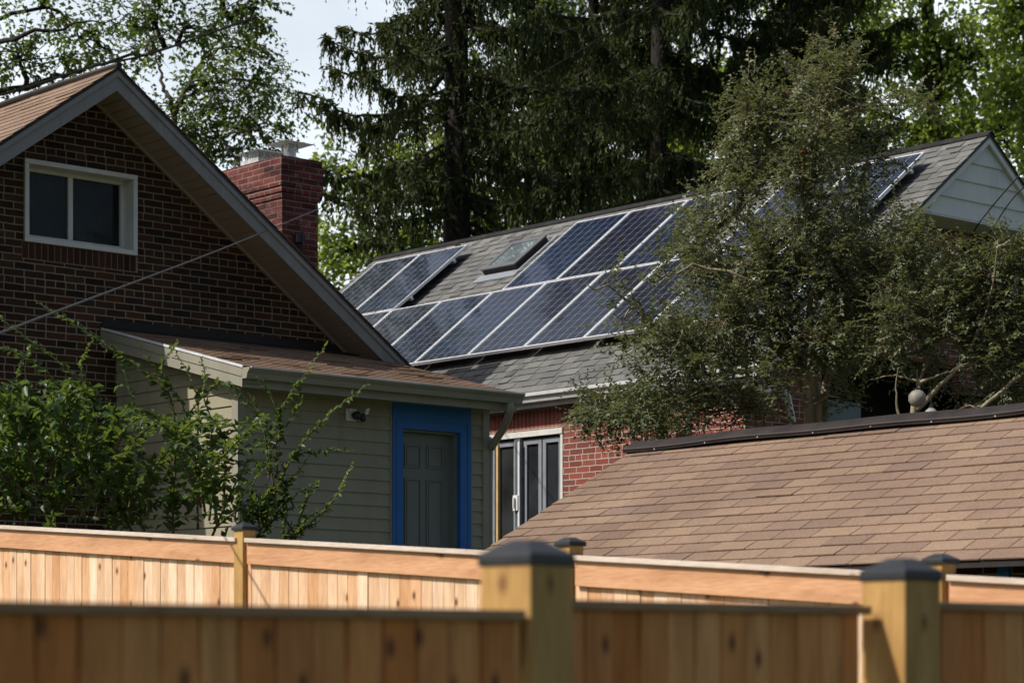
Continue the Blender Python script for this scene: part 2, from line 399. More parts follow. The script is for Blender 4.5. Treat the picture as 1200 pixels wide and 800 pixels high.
# ------------------------------------------------------------------ foliage
def leaf_mesh(name, C, D, N, L, W, tint, mat, parent, fold=.25, og=None):
    n = len(C); D = D/(np.linalg.norm(D, axis=1, keepdims=True)+1e-9)
    S = np.cross(D, N); S /= (np.linalg.norm(S, axis=1, keepdims=True)+1e-9); N = np.cross(S, D)
    L = np.broadcast_to(L, (n,))[:, None]; W = np.broadcast_to(W, (n,))[:, None]
    og = np.array(ORG[parent.name]) if parent is not None else np.zeros(3)
    C = C-og; V = np.empty((n, 4, 3))
    V[:, 0] = C; V[:, 2] = C+D*L-N*L*.12
    m = C+D*L*.45
    V[:, 1] = m+S*W/2+N*W*fold; V[:, 3] = m-S*W/2+N*W*fold
    me = bpy.data.meshes.new(name)
    me.vertices.add(n*4); me.vertices.foreach_set('co', V.ravel().astype(np.float32))
    b = np.arange(n)[:, None]*4; idx = np.concatenate([b, b+1, b+2, b, b+2, b+3], axis=1).astype(np.int32)
    me.loops.add(n*6); me.loops.foreach_set('vertex_index', idx.ravel())
    me.polygons.add(n*2); me.polygons.foreach_set('loop_start', np.arange(0, n*6, 3, dtype=np.int32))
    try: me.polygons.foreach_set('loop_total', np.full(n*2, 3, dtype=np.int32))
    except Exception: pass
    a = me.attributes.new('tint', 'FLOAT', 'FACE'); a.data.foreach_set('value', np.repeat(np.clip(tint, 0, 1), 2).astype(np.float32))
    me.update(calc_edges=True)
    return put(name, me, mat, parent)

def rvec(n): v = rng.normal(size=(n, 3)); return v/np.linalg.norm(v, axis=1, keepdims=True)

def broad_tree(name, label, cat, group, base, trunk, r0, blobs, leafmat, bark, leaf, cl, nl, red=0.0, droop=.3, limb_r=.05, flowers=0, extra=(), grow=0, spray=None):
    """trunk: world points; blobs: (centre, radii, clusters); leaf=(len, wid); cl: cluster radius; nl: leaves per cluster"""
    t = thing(name, label, cat, base, group, frame='W')
    mb = MB(); tp = curve(trunk, 6); mb.tube(tp, [r0*(1-.7*i/(len(tp)-1)) for i in range(len(tp))], 9)
    for e in extra:
        ep = curve(e[0], 6, e[2] if len(e) > 2 else 0); mb.tube(ep, [e[1]*(1-.9*(i/(len(ep)-1))**.8) for i in range(len(ep))], 6); tp += ep
        if grow:
            for q in ep[len(ep)//2:]: blobs = blobs+[(q, (grow,)*3, 3)]
    T = np.array(tp); CC = []; OUT = []
    for c, rad, k in blobs:
        c = np.array(c); rad = np.array(rad)
        dd = np.linalg.norm(T-c, axis=1)+np.maximum(0, T[:, 2]-c[2]+.3*rad[2])*3; s = T[np.argmin(dd)]
        mid = (s+c)/2+(0, 0, .12*np.linalg.norm(c-s))+rng.normal(0, .06*np.linalg.norm(c-s), 3)
        lp = curve([s, mid, c], 6, .015*np.linalg.norm(c-s)); mb.tube(lp, [limb_r*(1-.75*i/(len(lp)-1)) for i in range(len(lp))], 6)
        L = np.array(lp)
        for _ in range(k):
            d = rvec(1)[0]; q = c+d*rad*rng.random()**.42
            s2 = L[rng.integers(len(L)//3, len(L))]; m2 = (s2+q)/2+rng.normal(0, .1*np.linalg.norm(q-s2), 3)
            tw = curve([s2, m2, q], 4); mb.tube(tw, [limb_r*(.32-.25*i/(len(tw)-1)) for i in range(len(tw))], 4, False)
            CC.append(q); OUT.append(q-c)
            CC.append(m2+rng.normal(0, cl*.5, 3)); OUT.append(q-c)
    CC = np.array(CC); OUT = np.array(OUT)
    if spray:
        lo, hi, stp, ntw, up = spray; C = []; D = []; N = []; TT = []; SS = []
        z0, z1 = CC[:, 2].min(), CC[:, 2].max()
        for c, o in zip(CC, OUT):
            o = o/(np.linalg.norm(o)+1e-6); ct = rng.normal(0, .1)
            for _ in range(rng.integers(max(1, ntw-3), ntw+3)):
                d = o*.55+rvec(1)[0]*.8+(0, 0, up); d /= np.linalg.norm(d); l = rng.uniform(lo, hi); p = c+rng.normal(0, cl*.35, 3)
                q1 = p+d*l*.5; d2 = d+rvec(1)[0]*.35+(0, 0, -droop*.4); q2 = q1+d2/np.linalg.norm(d2)*l*.5
                if rng.random() < .45: mb.tube([p, q1, q2], [.0045*lo/.2, .003*lo/.2, .001], 3, False)
                m = max(3, int(l/stp)); f = (np.arange(m)+rng.random(m)*.7)/m; f = f[f > .12]; m = len(f)
                P = np.where(f[:, None] < .5, p+(q1-p)*f[:, None]*2, q1+(q2-q1)*(f[:, None]*2-1))
                sd = np.cross(d, (0, 0, 1)); sd /= np.linalg.norm(sd)+1e-6; sg = np.where(np.arange(m) % 2, 1, -1)[:, None]
                C.append(P); D.append(sd*sg*.8+d*.6+rng.normal(0, .35, (m, 3))+(0, 0, -droop*.5)); N.append(np.cross(sd, d)+(0, 0, .7)+rng.normal(0, .4, (m, 3)))
                SS.append((1-.35*f)*rng.uniform(.65, 1.2, m)); TT.append(.30+ct+.2*f+rng.normal(0, .12, m)+red*((P[:, 2]-z0)/(z1-z0)-.3))
        part('trunk', mb, bark, t, smooth=True, frame='W')
        C = np.concatenate(C); SS = np.concatenate(SS)
        leaf_mesh('crown', C, np.concatenate(D), np.concatenate(N), leaf[0]*SS, leaf[1]*SS, np.concatenate(TT), leafmat, t)
        if flowers:
            k = CC[np.argsort(-CC[:, 2]+rng.normal(0, .8, len(CC)))[:len(CC)//2]]
            for q in k[rng.integers(0, len(k), flowers)]:
                C = q+rng.uniform(-.02, .02, (22, 3)); leaf_mesh('flower', C, rvec(22), rvec(22), .028, .024, np.zeros(22), PINK, t)
        return t
    n = len(CC)*nl
    sz = rng.uniform(.5, 1.35, len(CC))
    C = np.repeat(CC, nl, 0)+rng.normal(size=(n, 3))*cl*.55*np.repeat(sz, nl)[:, None]*(1, 1, .7)
    D = rvec(n)+(0, 0, -droop)+np.repeat(OUT/(np.linalg.norm(OUT, axis=1, keepdims=True)+1e-6), nl, 0)*.5
    N = rvec(n)*.8+(0, 0, .8)
    z0, z1 = C[:, 2].min(), C[:, 2].max()
    tint = .35+rng.normal(0, .17, n)+np.repeat(rng.normal(0, .13, len(CC)), nl)+red*((C[:, 2]-z0)/(z1-z0)-.3)
    part('trunk', mb, bark, t, smooth=True, frame='W')
    s = rng.uniform(.65, 1.2, n)
    leaf_mesh('crown', C, D, N, leaf[0]*s, leaf[1]*s, tint, leafmat, t)
    if flowers:
        k = CC[np.argsort(-CC[:, 2]+rng.normal(0, .8, len(CC)))[:len(CC)//2]]
        fc = k[rng.integers(0, len(k), flowers)]+rng.normal(0, .03, (flowers, 3))
        for q in fc:
            C = q+rng.normal(0, .02, (22, 3)); leaf_mesh('flower', C, rvec(22), rvec(22), .026, .022, np.zeros(22), PINK, t)
    return t

def blobs_px(lst, gr=1.0, km=1.0):
    """(x, y, D, rx_px, ry_px, clusters) -> world ellipsoids"""
    o = []
    for x, y, D, rx, ry, k in lst:
        o.append((at(x, y, D), (gr*rx*D/FOC, gr*rx*D/FOC*.9, gr*ry*D/FOC), int(k*km)))
    return o

def spruce(label, base, H, r0, R, zlo, zhi, nb, bend=0.0, azr=None, dens=1.0):
    t = thing('spruce_tree', label, 'spruce tree', base, 'spruces behind the panelled roof', frame='W')
    base = np.array(base); mb = MB()
    tr = [base+(bend*math.sin(3*k/12), 0, H*k/12) for k in range(13)]
    mb.tube(tr, [r0*(1-.93*k/12) for k in range(13)], 12)
    C = []; D = []; LL = []; WW = []; TT = []
    def branch(z, az, L, fine):
        p = base+(bend*math.sin(3*z/H), 0, z); d = np.array((math.cos(az), math.sin(az), 0))
        side = np.array((-d[1], d[0], 0)); bp = []; y = 0; n = 12; wob = rng.normal(0, .05)
        for k in range(n+1):
            f = k/n; zz = -.22*L*math.sin(f*2.0)+.10*L*f**3
            bp.append(p+d*L*f+side*(wob*L*f*f)+(0, 0, zz)+rng.normal(0, .012*L*f, 3))
        mb.tube(bp, [.045*(1-.85*k/n)*(L/3.5)+.004 for k in range(n+1)], 5, False)
        B = np.array(bp); ns = int(L*(46 if fine else 12)*dens)
        f = rng.uniform(.03, 1, ns)**.85; i = np.minimum((f*n).astype(int), n-1); o = B[i]+(B[i+1]-B[i])*(f*n-i)[:, None]
        out = rng.choice([-1, 1], ns)*rng.uniform(.02, .5, ns)*L*.27*(1.15-f*.7)
        tip = o+side*out[:, None]+d*np.abs(out)[:, None]*.35; tip[:, 2] -= .10*np.abs(out)
        for q in range(0, ns, 7):
            if fine: mb.tube([o[q], tip[q]], [.008, .003], 3, False)
        hang = rng.uniform(.25, 1.0, ns)*rng.uniform(.5, 1.15, ns)*(.45+.55*np.sin(np.pi*np.minimum(1, f*1.1)))+.08
        bt = .32+rng.normal(0, .15, ns)+.15*f
        sw = rng.normal(0, .07, (ns, 3)); sw[:, 2] = 0
        m1, m2 = (4, 9) if fine else (2, 4)
        g = (np.arange(m1)[None]+rng.random((ns, m1)))/m1
        C.append((o[:, None]+(tip-o)[:, None]*g[..., None]).reshape(-1, 3)); D.append((side*np.sign(out)[:, None]*.6+(0, 0, -.45)).repeat(m1, 0)+rng.normal(0, .45, (ns*m1, 3)))
        LL.append(np.full(ns*m1, .15 if fine else .3)); WW.append(np.full(ns*m1, .05 if fine else .14)); TT.append(bt.repeat(m1))
        g = (np.arange(m2)[None]+rng.random((ns, m2))*.6)/m2
        q = tip[:, None]+sw[:, None]*g[..., None]; q[..., 2] -= hang[:, None]*g; C.append(q.reshape(-1, 3))
        dd = rng.normal(0, .33, (ns*m2, 3)); dd[:, 2] = -1; D.append(dd)
        w = (1-.55*g).ravel(); LL.append((.15 if fine else .34)*w); WW.append((.05 if fine else .14)*w); TT.append(bt.repeat(m2)+rng.normal(0, .08, ns*m2))
    for k in range(nb):
        z = zlo+(zhi-zlo)*(k+rng.random())/nb
        az = rng.uniform(0, 2*math.pi) if azr is None else rng.uniform(*azr)
        branch(z, az, R*rng.uniform(.6, 1.05)*(1-.55*max(0, (z-base[2])/H-.3)), True)
    for k in range(34):
        z = zhi+(H*.97-zhi)*k/34; branch(z, rng.uniform(0, 2*math.pi), R*(1-z/H)*1.7*rng.uniform(.7, 1)+.2, False)
    part('trunk', mb, B_DRK, t, smooth=True, frame='W')
    C = np.concatenate(C); leaf_mesh('crown', C, np.concatenate(D), rvec(len(C)), np.concatenate(LL), np.concatenate(WW), np.concatenate(TT), L_SPR, t, fold=.1)
    return t

def shoots(t, paths, D0, leaf, r=.006, step=.016, tip_light=.75, jit=.0):
    """leafy shoots on given px paths (x,y[,dD]); returns branch MB"""
    mb = MB(); C = []; D = []; N = []; S = []; TT = []
    for P in paths:
        pts = [at(p[0], p[1], D0+(p[2] if len(p) > 2 else 0)) for p in P]
        c = curve(pts, 12); cum = [0]
        for a, b in zip(c, c[1:]): cum.append(cum[-1]+np.linalg.norm(b-a))
        L = cum[-1]; mb.tube(c, [r*(1.15-.95*q/L) for q in cum], 5, False)
        m = int(L/step); c = np.array(c); ph = rng.uniform(0, 6)
        for k in range(m):
            f = (k+rng.random()*.6)/m; i = min(np.searchsorted(cum, f*L), len(c)-1); i = max(i, 1)
            g = (f*L-cum[i-1])/(cum[i]-cum[i-1]+1e-9); o = c[i-1]+(c[i]-c[i-1])*g
            if f < .12 or rng.random() < .12: continue
            ax = c[i]-c[i-1]; ax /= np.linalg.norm(ax)+1e-9
            u = np.cross(ax, (0, 0, 1)); u /= np.linalg.norm(u)+1e-9; w = np.cross(u, ax)
            an = (k % 2)*math.pi+rng.normal(0, .55); d = math.cos(an)*u+math.sin(an)*w*.8+ax*.55+(0, 0, rng.normal(-.05, .25))
            C.append(o); D.append(d); N.append(w+rng.normal(0, .35, 3)+(0, 0, .5)); s = (1-.55*f**3)*rng.uniform(.65, 1.2)
            S.append(s); TT.append(.3+rng.normal(0, .13)+tip_light*max(0, f-.72)*1.9)
    return mb, np.array(C), np.array(D), np.array(N), np.array(S), np.array(TT)

# ================================================================== GROUND
def ground_h(t): return -.26+.0625*t if t < 14 else min(.615+.2*(t-14), 1.2)
mb = MB(); ts = [-200, -40, 0, 4, 8, 12, 14, 15.5, 16.95, 25, 60, 400]
for a, b in zip(ts, ts[1:]):
    ga, gb = (ground_h(max(a, -4)), ground_h(max(b, -4)))
    mb.face([(-250, a, ga), (350, a, ga), (350, b, gb), (-250, b, gb)])
struct(part('ground', mb, GRD))

# ================================================================== LEFT BRICK HOUSE
M1 = .715; RS, RZ = 11.66, 7.03; ES = 4.35; FT = 18.75; WT = 19.2
BH = thing('brick_house', 'dark brick house with grey gable trim, left of the solar roof', 'house', (12, 22, 0))
rtop = lambda s: RZ-M1*abs(s-RS)
mb = MB(); wall(mb, 't', WT, 7.6, 15.72, 0, lambda s: rtop(s)-.2, [(10.945, 12.15, 5.405, 6.165)], .18, -1, (RS,))
mb.face([(15.72, WT, 0), (15.72, 32, 0), (15.72, 32, rtop(15.72)-.2), (15.72, WT, rtop(15.72)-.2)])
mb.face([(7.6, 32, 0), (7.6, WT, 0), (7.6, WT, rtop(7.6)-.2), (7.6, 32, rtop(7.6)-.2)])
mb.face([(15.72, 32, 0), (7.6, 32, 0), (7.6, 32, rtop(7.6)-.2), (RS, 32, RZ-.2), (15.72, 32, rtop(15.72)-.2)])
part('brick_wall', mb, BRK, BH)
# soldier course sill under the window
mb = MB(); mb.box(10.925, 12.165, WT-.003, WT+.02, 5.245, 5.40); part('mortar_bed', mb, m_plain('mortar', (.22, .17, .12), .9, .1, 20), BH)
mb = MB(); s = 10.93
while s < 12.14:
    mb.solid([(s, WT-.006, 5.255), (s+.058, WT-.006, 5.255), (s+.058, WT-.006, 5.398), (s, WT-.006, 5.398), (s, WT+.02, 5.255), (s+.058, WT+.02, 5.255), (s+.058, WT+.02, 5.398), (s, WT+.02, 5.398)], MB.BF); s += .0677
sol = part('soldier_course', mb, m_shingle('soldier_brick', [(.03, .015, .01), (.07, .028, .016), (.05, .025, .015)], .2), BH)
# roof
n1 = math.hypot(1, M1)
RF = None
mb = MB()
for sg in (-1, 1):
    e = RS+sg*ES; ez = RZ-M1*ES
    U = (0, 1, 0); V = (-sg/n1, 0, M1/n1); N = (sg*M1/n1, 0, 1/n1)
    shingles(mb, (e, FT-.03, ez), U, V, N, 9.0, ES*n1-.01, .143, .32, .005)
RF = part('roof', mb, TAN, BH)
mb = MB()
for sg in (-1, 1):
    e = RS+sg*ES; ez = RZ-M1*ES
    mb.prism((e, FT-.012, ez-.035), (0, 9.0, 0), (-sg*ES, 0, M1*ES), (0, 0, .03))
part('roof_deck', mb, DKM, RF)
mb = MB(); mb.tube(curve([(RS, FT-.035, RZ+.012), (RS, FT+1.5, RZ+.03), (RS, FT+4, RZ+.022), (RS, FT+9, RZ+.02)], 4), .03, 8)
part('ridge_cap', mb, DKM, RF)
# fascia boards (rake): two-step profile
mb = MB()
for sg in (-1, 1):
    e = RS+sg*ES; ez = RZ-M1*ES
    for (tf, zt, zb) in ((FT-.012, -.005, -.085), (FT+.004, -.085, -.215)):
        mb.solid([(e, tf, ez+zb), (RS, tf, RZ+zb), (RS, tf, RZ+zt), (e, tf, ez+zt), (e, FT+.03, ez+zb), (RS, FT+.03, RZ+zb), (RS, FT+.03, RZ+zt), (e, FT+.03, ez+zt)], MB.BF)
part('fascia', mb, GRF, BH)
mb = MB()
for sg in (-1, 1):
    a = 0.02
    while a < ES*n1-.02:
        b = min(a+.094, ES*n1); p = lambda q, t: (RS+sg*q/n1, t, RZ-.20-M1*q/n1)
        mb.prism(p(a, FT+.03), tuple(np.array(p(a, WT+.01))-np.array(p(a, FT+.03))), tuple(np.array(p(b, WT))-np.array(p(a, WT))), (0, 0, .012)); a += .106
    mb.prism((RS, FT+.03, RZ-.178), (sg*ES, 0, -M1*ES), (0, WT-FT-.03, 0), (0, 0, .008))
part('soffit', mb, SOF, BH)
mb = MB()
for sg in (-1, 1): mb.prism((RS, WT-.035, RZ-.235), (sg*ES, 0, -M1*ES), (0, .03, 0), (0, 0, .032))
part('soffit_trim', mb, SOF, BH)
# window
mb = MB(); a0, a1, z0, z1 = 10.945, 12.15, 5.405, 6.165; w = .045
for (x0, x1, y0, y1) in ((a0, a1, z1-w, z1), (a0, a1, z0, z0+w), (a0, a0+w, z0+w, z1-w), (a1-w, a1, z0+w, z1-w)):
    mb.box(x0, x1, WT-.028, WT+.18, y0, y1)
W1 = part('window', mb, WHT, BH, bevel=.004)
mb = MB(); b0, b1, c0, c1 = a0+w, a1-w, z0+w, z1-w; y = WT+.15
for (x0, x1, q0, q1) in ((b0, b1, c1-.035, c1), (b0, b1, c0, c0+.05), (b0, b0+.03, c0+.05, c1-.035), (b1-.045, b1, c0+.05, c1-.035), (11.49, 11.54, c0+.05, c1-.035)):
    mb.box(x0, x1, y-.02, y+.03, q0, q1)
part('sash', mb, WHT, W1, bevel=.003)
mb = MB(); mb.box(b0+.03, 11.49, y+.004, y+.012, c0+.05, c1-.035); mb.box(11.54, b1-.045, y+.01, y+.02, c0+.05, c1-.035); part('pane', mb, GLS, W1)
mb = MB(); n_ = 26
for q in range(n_):
    x0_ = b0+.02+(b1-b0-.04)*q/n_; x1_ = b0+.02+(b1-b0-.04)*(q+1)/n_; mb.face([(x0_, y+.10+.02*(q % 2), c0), (x1_, y+.10+.02*((q+1) % 2), c0), (x1_, y+.10+.02*((q+1) % 2), c1), (x0_, y+.10+.02*(q % 2), c1)])
part('curtain', mb, m_plain('dim_curtain', (.14, .15, .13), .9, .3, 5), W1, smooth=True)
# chimney
mb = MB(); cs, ct, cw, cl = 15.86, 22.01, .60, 1.35
mb.box(cs+.045, cs+cw-.045, ct+.045, ct+cl-.045, 0, 6.86)
for k in range(7):
    e = (.03, .015, 0, 0, 0, .004, .010)[k]; z = 6.86+k*.0677
    mb.box(cs+e, cs+cw-e, ct+e, ct+cl-e, z, z+.0677)
CH = part('chimney', mb, CBR, BH)
mb = MB(); mb.box(cs+.02, cs+cw-.02, ct+.02, ct+cl-.02, 7.325, 7.338); part('mortar_crown', mb, CONC, CH)
mb = MB(); x0, y0 = cs+.12, ct+.62
mb.box(x0, x0+.36, y0, y0+.36, 7.36, 7.42)
for q in range(5):
    for (dx, dy) in ((q*.085, 0), (q*.085, .34), (0, q*.085), (.34, q*.085)): mb.box(x0+dx, x0+dx+.012, y0+dy, y0+dy+.012, 7.42, 7.50)
mb.solid([(x0-.06, y0-.06, 7.50), (x0+.42, y0-.06, 7.50), (x0+.42, y0+.42, 7.50), (x0-.06, y0+.42, 7.50), (x0+.1, y0+.1, 7.545), (x0+.26, y0+.1, 7.545), (x0+.26, y0+.26, 7.545), (x0+.1, y0+.26, 7.545)], MB.BF)
part('chimney_cap', mb, GALV, CH)
mb = MB(); x0, y0 = cs+.31, ct+.26
mb.lathe((x0, y0, 7.35), [(.075, 0), (.075, .13), (.06, .13), (.06, .20)], 16)
for q in range(4): a = q*math.pi/2+.7; mb.box(x0+.09*math.cos(a)-.008, x0+.09*math.cos(a)+.008, y0+.09*math.sin(a)-.008, y0+.09*math.sin(a)+.008, 7.44, 7.535)
mb.solid([(x0-.21, y0-.21, 7.53), (x0+.21, y0-.21, 7.53), (x0+.21, y0+.21, 7.53), (x0-.21, y0+.21, 7.53), (x0-.05, y0-.05, 7.575), (x0+.05, y0-.05, 7.575), (x0+.05, y0+.05, 7.575), (x0-.05, y0+.05, 7.575)], MB.BF)
part('flue_vent', mb, GALV, CH)
mb = MB(); mb.box(cs+.20, cs+.32, ct-.03, ct+.045, 6.36, 6.45); mb.box(cs+.27, cs+.285, ct-.04, ct-.02, 5.95, 6.5); mb.box(cs+.22, cs+.3, ct-.01, ct+.045, 6.08, 6.14)
part('cable_bracket', mb, BLK, CH)

# ================================================================== SHED-ROOF EXTENSION
EX = thing('rear_extension', 'olive sided lean-to with blue trimmed door, built against the brick house', 'extension', (13.3, 17.4, 0))
S0, S1, T0 = 11.94, 14.82, 17.21
mb = MB(); lap_siding(mb, 't', T0, -1, lambda z: S0+.075, lambda z: 13.65, 1.0, 4.05, .1175)
lap_siding(mb, 't', T0, -1, lambda z: 14.61, lambda z: S1-.06, 1.0, 4.05, .1175)
lap_siding(mb, 's', S0, -1, lambda z: max(T0+.075, 16.9+(z-4.115+.05)/.246), lambda z: WT, 1.0, 4.55, .1175)
mb.face([(S1, T0, 1), (S1, WT, 1), (S1, WT, 4.6), (S1, T0, 4.05)])
part('siding', mb, OLV, EX)
mb = MB(); mb.box(S0-.02, S0, T0-.02, T0+.075, 1, 4.0); mb.box(S0, S0+.075, T0-.022, T0, 1, 4.0); part('corner_board', mb, OLT, EX)
mb = MB(); mb.box(S1-.06, S1+.02, T0-.022, T0, 1, 4.0); mb.box(S1, S1+.02, T0, T0+.08, 1, 4.0); part('corner_board', mb, OLT, EX)
mb = MB(); mb.box(13.63, 13.652, T0-.018, T0, 1, 4.0); mb.box(14.604, 14.625, T0-.018, T0, 1, 4.0); part('j_channel', mb, OLT, EX)
mb = MB(); mb.box(S0+.01, S1-.01, T0+.13, T0+.14, .9, 1.7); mb.box(S0+.02, S1-.02, WT-.05, WT-.04, .9, 4.3); mb.box(13.65, 14.61, T0+.002, T0+.02, .9, 1.65); part('foundation', mb, CONC, EX)
# door
d0, d1, dt = 13.771, 14.468, 3.73
mb = MB(); mb.box(13.652, d0, T0-.03, T0+.02, 1.65, 3.978); mb.box(d1, 14.604, T0-.03, T0+.02, 1.65, 3.978); mb.box(d0, d1, T0-.03, T0+.02, dt, 3.978)
mb.box(13.69, 13.70, T0-.034, T0-.03, 1.65, 3.82); mb.box(14.555, 14.565, T0-.034, T0-.03, 1.65, 3.82); mb.box(13.70, 14.555, T0-.034, T0-.03, 3.81, 3.82)
part('door_trim', mb, BLU, EX, bevel=.004)
mb = MB(); mb.box(d0, d0+.02, T0+.02, T0+.16, 1.65, dt); mb.box(d1-.02, d1, T0+.02, T0+.16, 1.65, dt); mb.box(d0+.02, d1-.02, T0+.02, T0+.16, dt-.02, dt); part('door_jamb', mb, DOR, EX)
mb = MB(); dy = T0+.10; mb.box(d0+.02, d1-.02, dy, dy+.04, 1.66, dt-.02)
x0, x1 = d0+.02, d1-.02; mw = (x1-x0)
cols2 = ((x0+.095, x0+.095+.2), (x1-.095-.2, x1-.095))
for (ca, cb) in cols2:
    for (za, zb) in ((3.38, 3.60), (2.62, 3.28), (1.86, 2.44)):
        for q in (0, 1):
            g = .028*q; h = (.011, .006)[q]
            if q == 0:
                mb.box(ca, cb, dy-h, dy, za, za+.016); mb.box(ca, cb, dy-h, dy, zb-.016, zb); mb.box(ca, ca+.014, dy-h, dy, za+.016, zb-.016); mb.box(cb-.014, cb, dy-h, dy, za+.016, zb-.016)
            else: mb.box(ca+g, cb-g, dy-h, dy, za+g, zb-g)
part('door', mb, DOR, EX, bevel=.003)
mb = MB(); mb.box(13.6, 14.65, T0-.9, T0-.02, 1.0, 1.62); mb.box(13.6, 14.65, T0-1.2, T0-.9, .8, 1.42); mb.box(13.6, 14.65, T0-1.5, T0-1.2, .6, 1.22); part('door_steps', mb, CONC, EX)
# roof: s 11.77..14.93, t 16.9 (z 4.12) .. 19.2 (z 4.70)
R0, R1, RT0, Z0, ZS = 11.77, 14.93, 16.9, 4.115, .246
n2 = math.hypot(1, ZS); LW = (WT-RT0)*n2
mb = MB(); shingles(mb, (R0-.01, RT0-.02, Z0), (1, 0, 0), (0, 1/n2, ZS/n2), (0, -ZS/n2, 1/n2), R1-R0-.03, LW-.1, .143, .32, .005)
XR = part('roof', mb, TAN2, EX)
mb = MB(); mb.prism((R0, RT0-.005, Z0-.04), (R1-R0, 0, 0), (0, WT-RT0, ZS*(WT-RT0)), (0, 0, .036)); part('roof_deck', mb, DKM, XR)
mb = MB(); mb.prism((R0-.005, WT-.16, Z0+ZS*(WT-RT0-.16)+.012), (R1-R0+.3, 0, 0), (0, .15, .0369), (0, 0, .012)); mb.box(R0, R1+.25, WT-.022, WT-.004, 4.65, 4.77); part('flashing', mb, DKM, XR)
mb = MB()
mb.prism((R0-.018, RT0-.02, Z0-.012), (.016, 0, 0), (0, WT-RT0, ZS*(WT-RT0)), (0, 0, .022))
mb.box(R0, R1, RT0-.13, RT0-.116, Z0-.022, Z0-.008)
part('drip_edge', mb, DRIP, XR)
mb = MB(); d = WT-RT0
mb.prism((R0-.012, RT0-.0, Z0-.085), (.02, 0, 0), (0, d, ZS*d), (0, 0, .07)); mb.prism((R0-.003, RT0-.0, Z0-.175), (.02, 0, 0), (0, d, ZS*d), (0, 0, .089))
mb.prism((R0+.02, RT0, Z0-.15), (S0-R0, 0, 0), (0, d, ZS*d), (0, 0, .01))
part('rake_fascia', mb, OLT, EX)
mb = MB(); mb.box(R0-.006, R1, RT0+.0, RT0+.02, Z0-.175, Z0-.02); mb.box(S0, R1, RT0+.02, T0, Z0-.15, Z0-.138); part('eave_fascia', mb, OLT, EX)
# gutter with K profile
prof = [(-.0, -.012), (-.006, -.105), (-.072, -.105), (-.085, -.06), (-.112, -.035), (-.118, -.012)]
mb = MB(); pts0 = [(R0-.012, RT0+p[0], Z0+p[1]) for p in prof]; pts1 = [(R1+.01, RT0+p[0], Z0+p[1]) for p in prof]
for i in range(len(prof)-1): mb.face([pts0[i], pts0[i+1], pts1[i+1], pts1[i]])
mb.face(pts0); mb.face(list(reversed(pts1))); part('gutter', mb, OLT, EX)
mb = MB(); gp = curve([(14.80, RT0-.06, Z0-.10), (14.80, RT0-.05, Z0-.19), (14.85, RT0+.10, Z0-.33), (14.86, RT0+.28, Z0-.50), (14.87, RT0+.33, Z0-.62), (14.87, RT0+.33, 1.2)], 5)
mb.tube(gp, .037, 10); part('downspout', mb, OLT, EX, smooth=True)

SL = thing('security_light', 'white and black security camera light on the olive siding, left of the blue door', 'security light', (13.16, T0, 3.8))
mb = MB(); mb.box(13.105, 13.215, T0-.04, T0-.016, 3.755, 3.87); part('back_plate', mb, WPL, SL, bevel=.008)
mb = MB(); mb.lathe((13.185, T0-.085, 3.77), [(.028, 0), (.036, .012), (.036, .05), (.024, .07)], 16); mb.tube([(13.17, T0-.04, 3.81), (13.19, T0-.09, 3.80)], .018, 8); part('camera_dome', mb, BLK, SL, smooth=True)
mb = MB(); mb.box(13.12, 13.205, T0-.062, T0-.04, 3.835, 3.868); part('light_bar', mb, WPL, SL, bevel=.004)
mb = MB(); mb.prism((13.245, T0-.13, 3.815), (.03, -.01, 0), (.02, .06, .01), (.025, 0, .06)); part('lamp_head', mb, WPL, SL, bevel=.004)
mb = MB(); mb.tube([(13.2, T0-.09, 3.80), (13.26, T0-.10, 3.815)], .014, 8); mb.lathe((13.245, T0-.10, 3.75), [(.02, 0), (.03, .02), (.024, .06)], 12); part('swivel_arm', mb, BLK, SL)

# ================================================================== SOLAR HOUSE
MS = math.tan(math.radians(38)); n3 = 1/math.cos(math.radians(38)); c38, s38 = math.cos(math.radians(38)), math.sin(math.radians(38))
RS2, RM = 21.5, 19.8; rz2 = lambda s: 6.13+MS*(s-19.8) if s <= RS2 else 6.13+MS*(2*RS2-s-19.8)
SE, TG, TB = 17.85, 16.34, 27.45; SW = 18.0; KT = 18.0/18.2; TWF = 16.8; RZ2 = rz2(RS2)
SH = thing('solar_house', 'red brick house with grey shingle roof carrying solar panels', 'house', (21, 22, 0))
mb = MB(); wall(mb, 's', SW, TWF, TB-.3, 0, lambda t: 4.62, [(19.80*KT, 22.1*KT, 1.9, 1.6+2.615*KT)], .12, -1)
wall(mb, 't', TWF, SW, 24.8, 0, lambda s: rz2(s)-.12, [(21.56, 22.30, 4.6, 6.35), (22.55, 23.6, 5.35, 6.25), (19.2, 22.4, 2.8, 4.9)], .12, -1, (RS2,))
mb.face([(24.8, TWF, 0), (24.8, TB-.3, 0), (24.8, TB-.3, 4.6), (24.8, TWF, 4.6)])
mb.face([(24.8, TB-.3, 0), (SW, TB-.3, 0), (SW, TB-.3, 4.6), (RS2, TB-.3, RZ2-.12), (24.8, TB-.3, 4.6)])
part('brick_wall', mb, RBR, SH)
mb = MB(); mb.box(SW-.003, SW+.02, 19.49, 22.25, 4.20, 4.42); part('mortar_bed', mb, m_plain('light_mortar', (.45, .38, .32), .9, .1, 20), SH)
mb = MB(); t = 19.50
while t < 22.2: mb.box(SW-.006, SW+.02, t, t+.057, 4.21, 4.41); t += .0677
part('soldier_course', mb, m_shingle('red_soldier_brick', [(.20, .055, .04), (.30, .09, .06), (.25, .075, .05), (.34, .11, .08)], .2), SH)
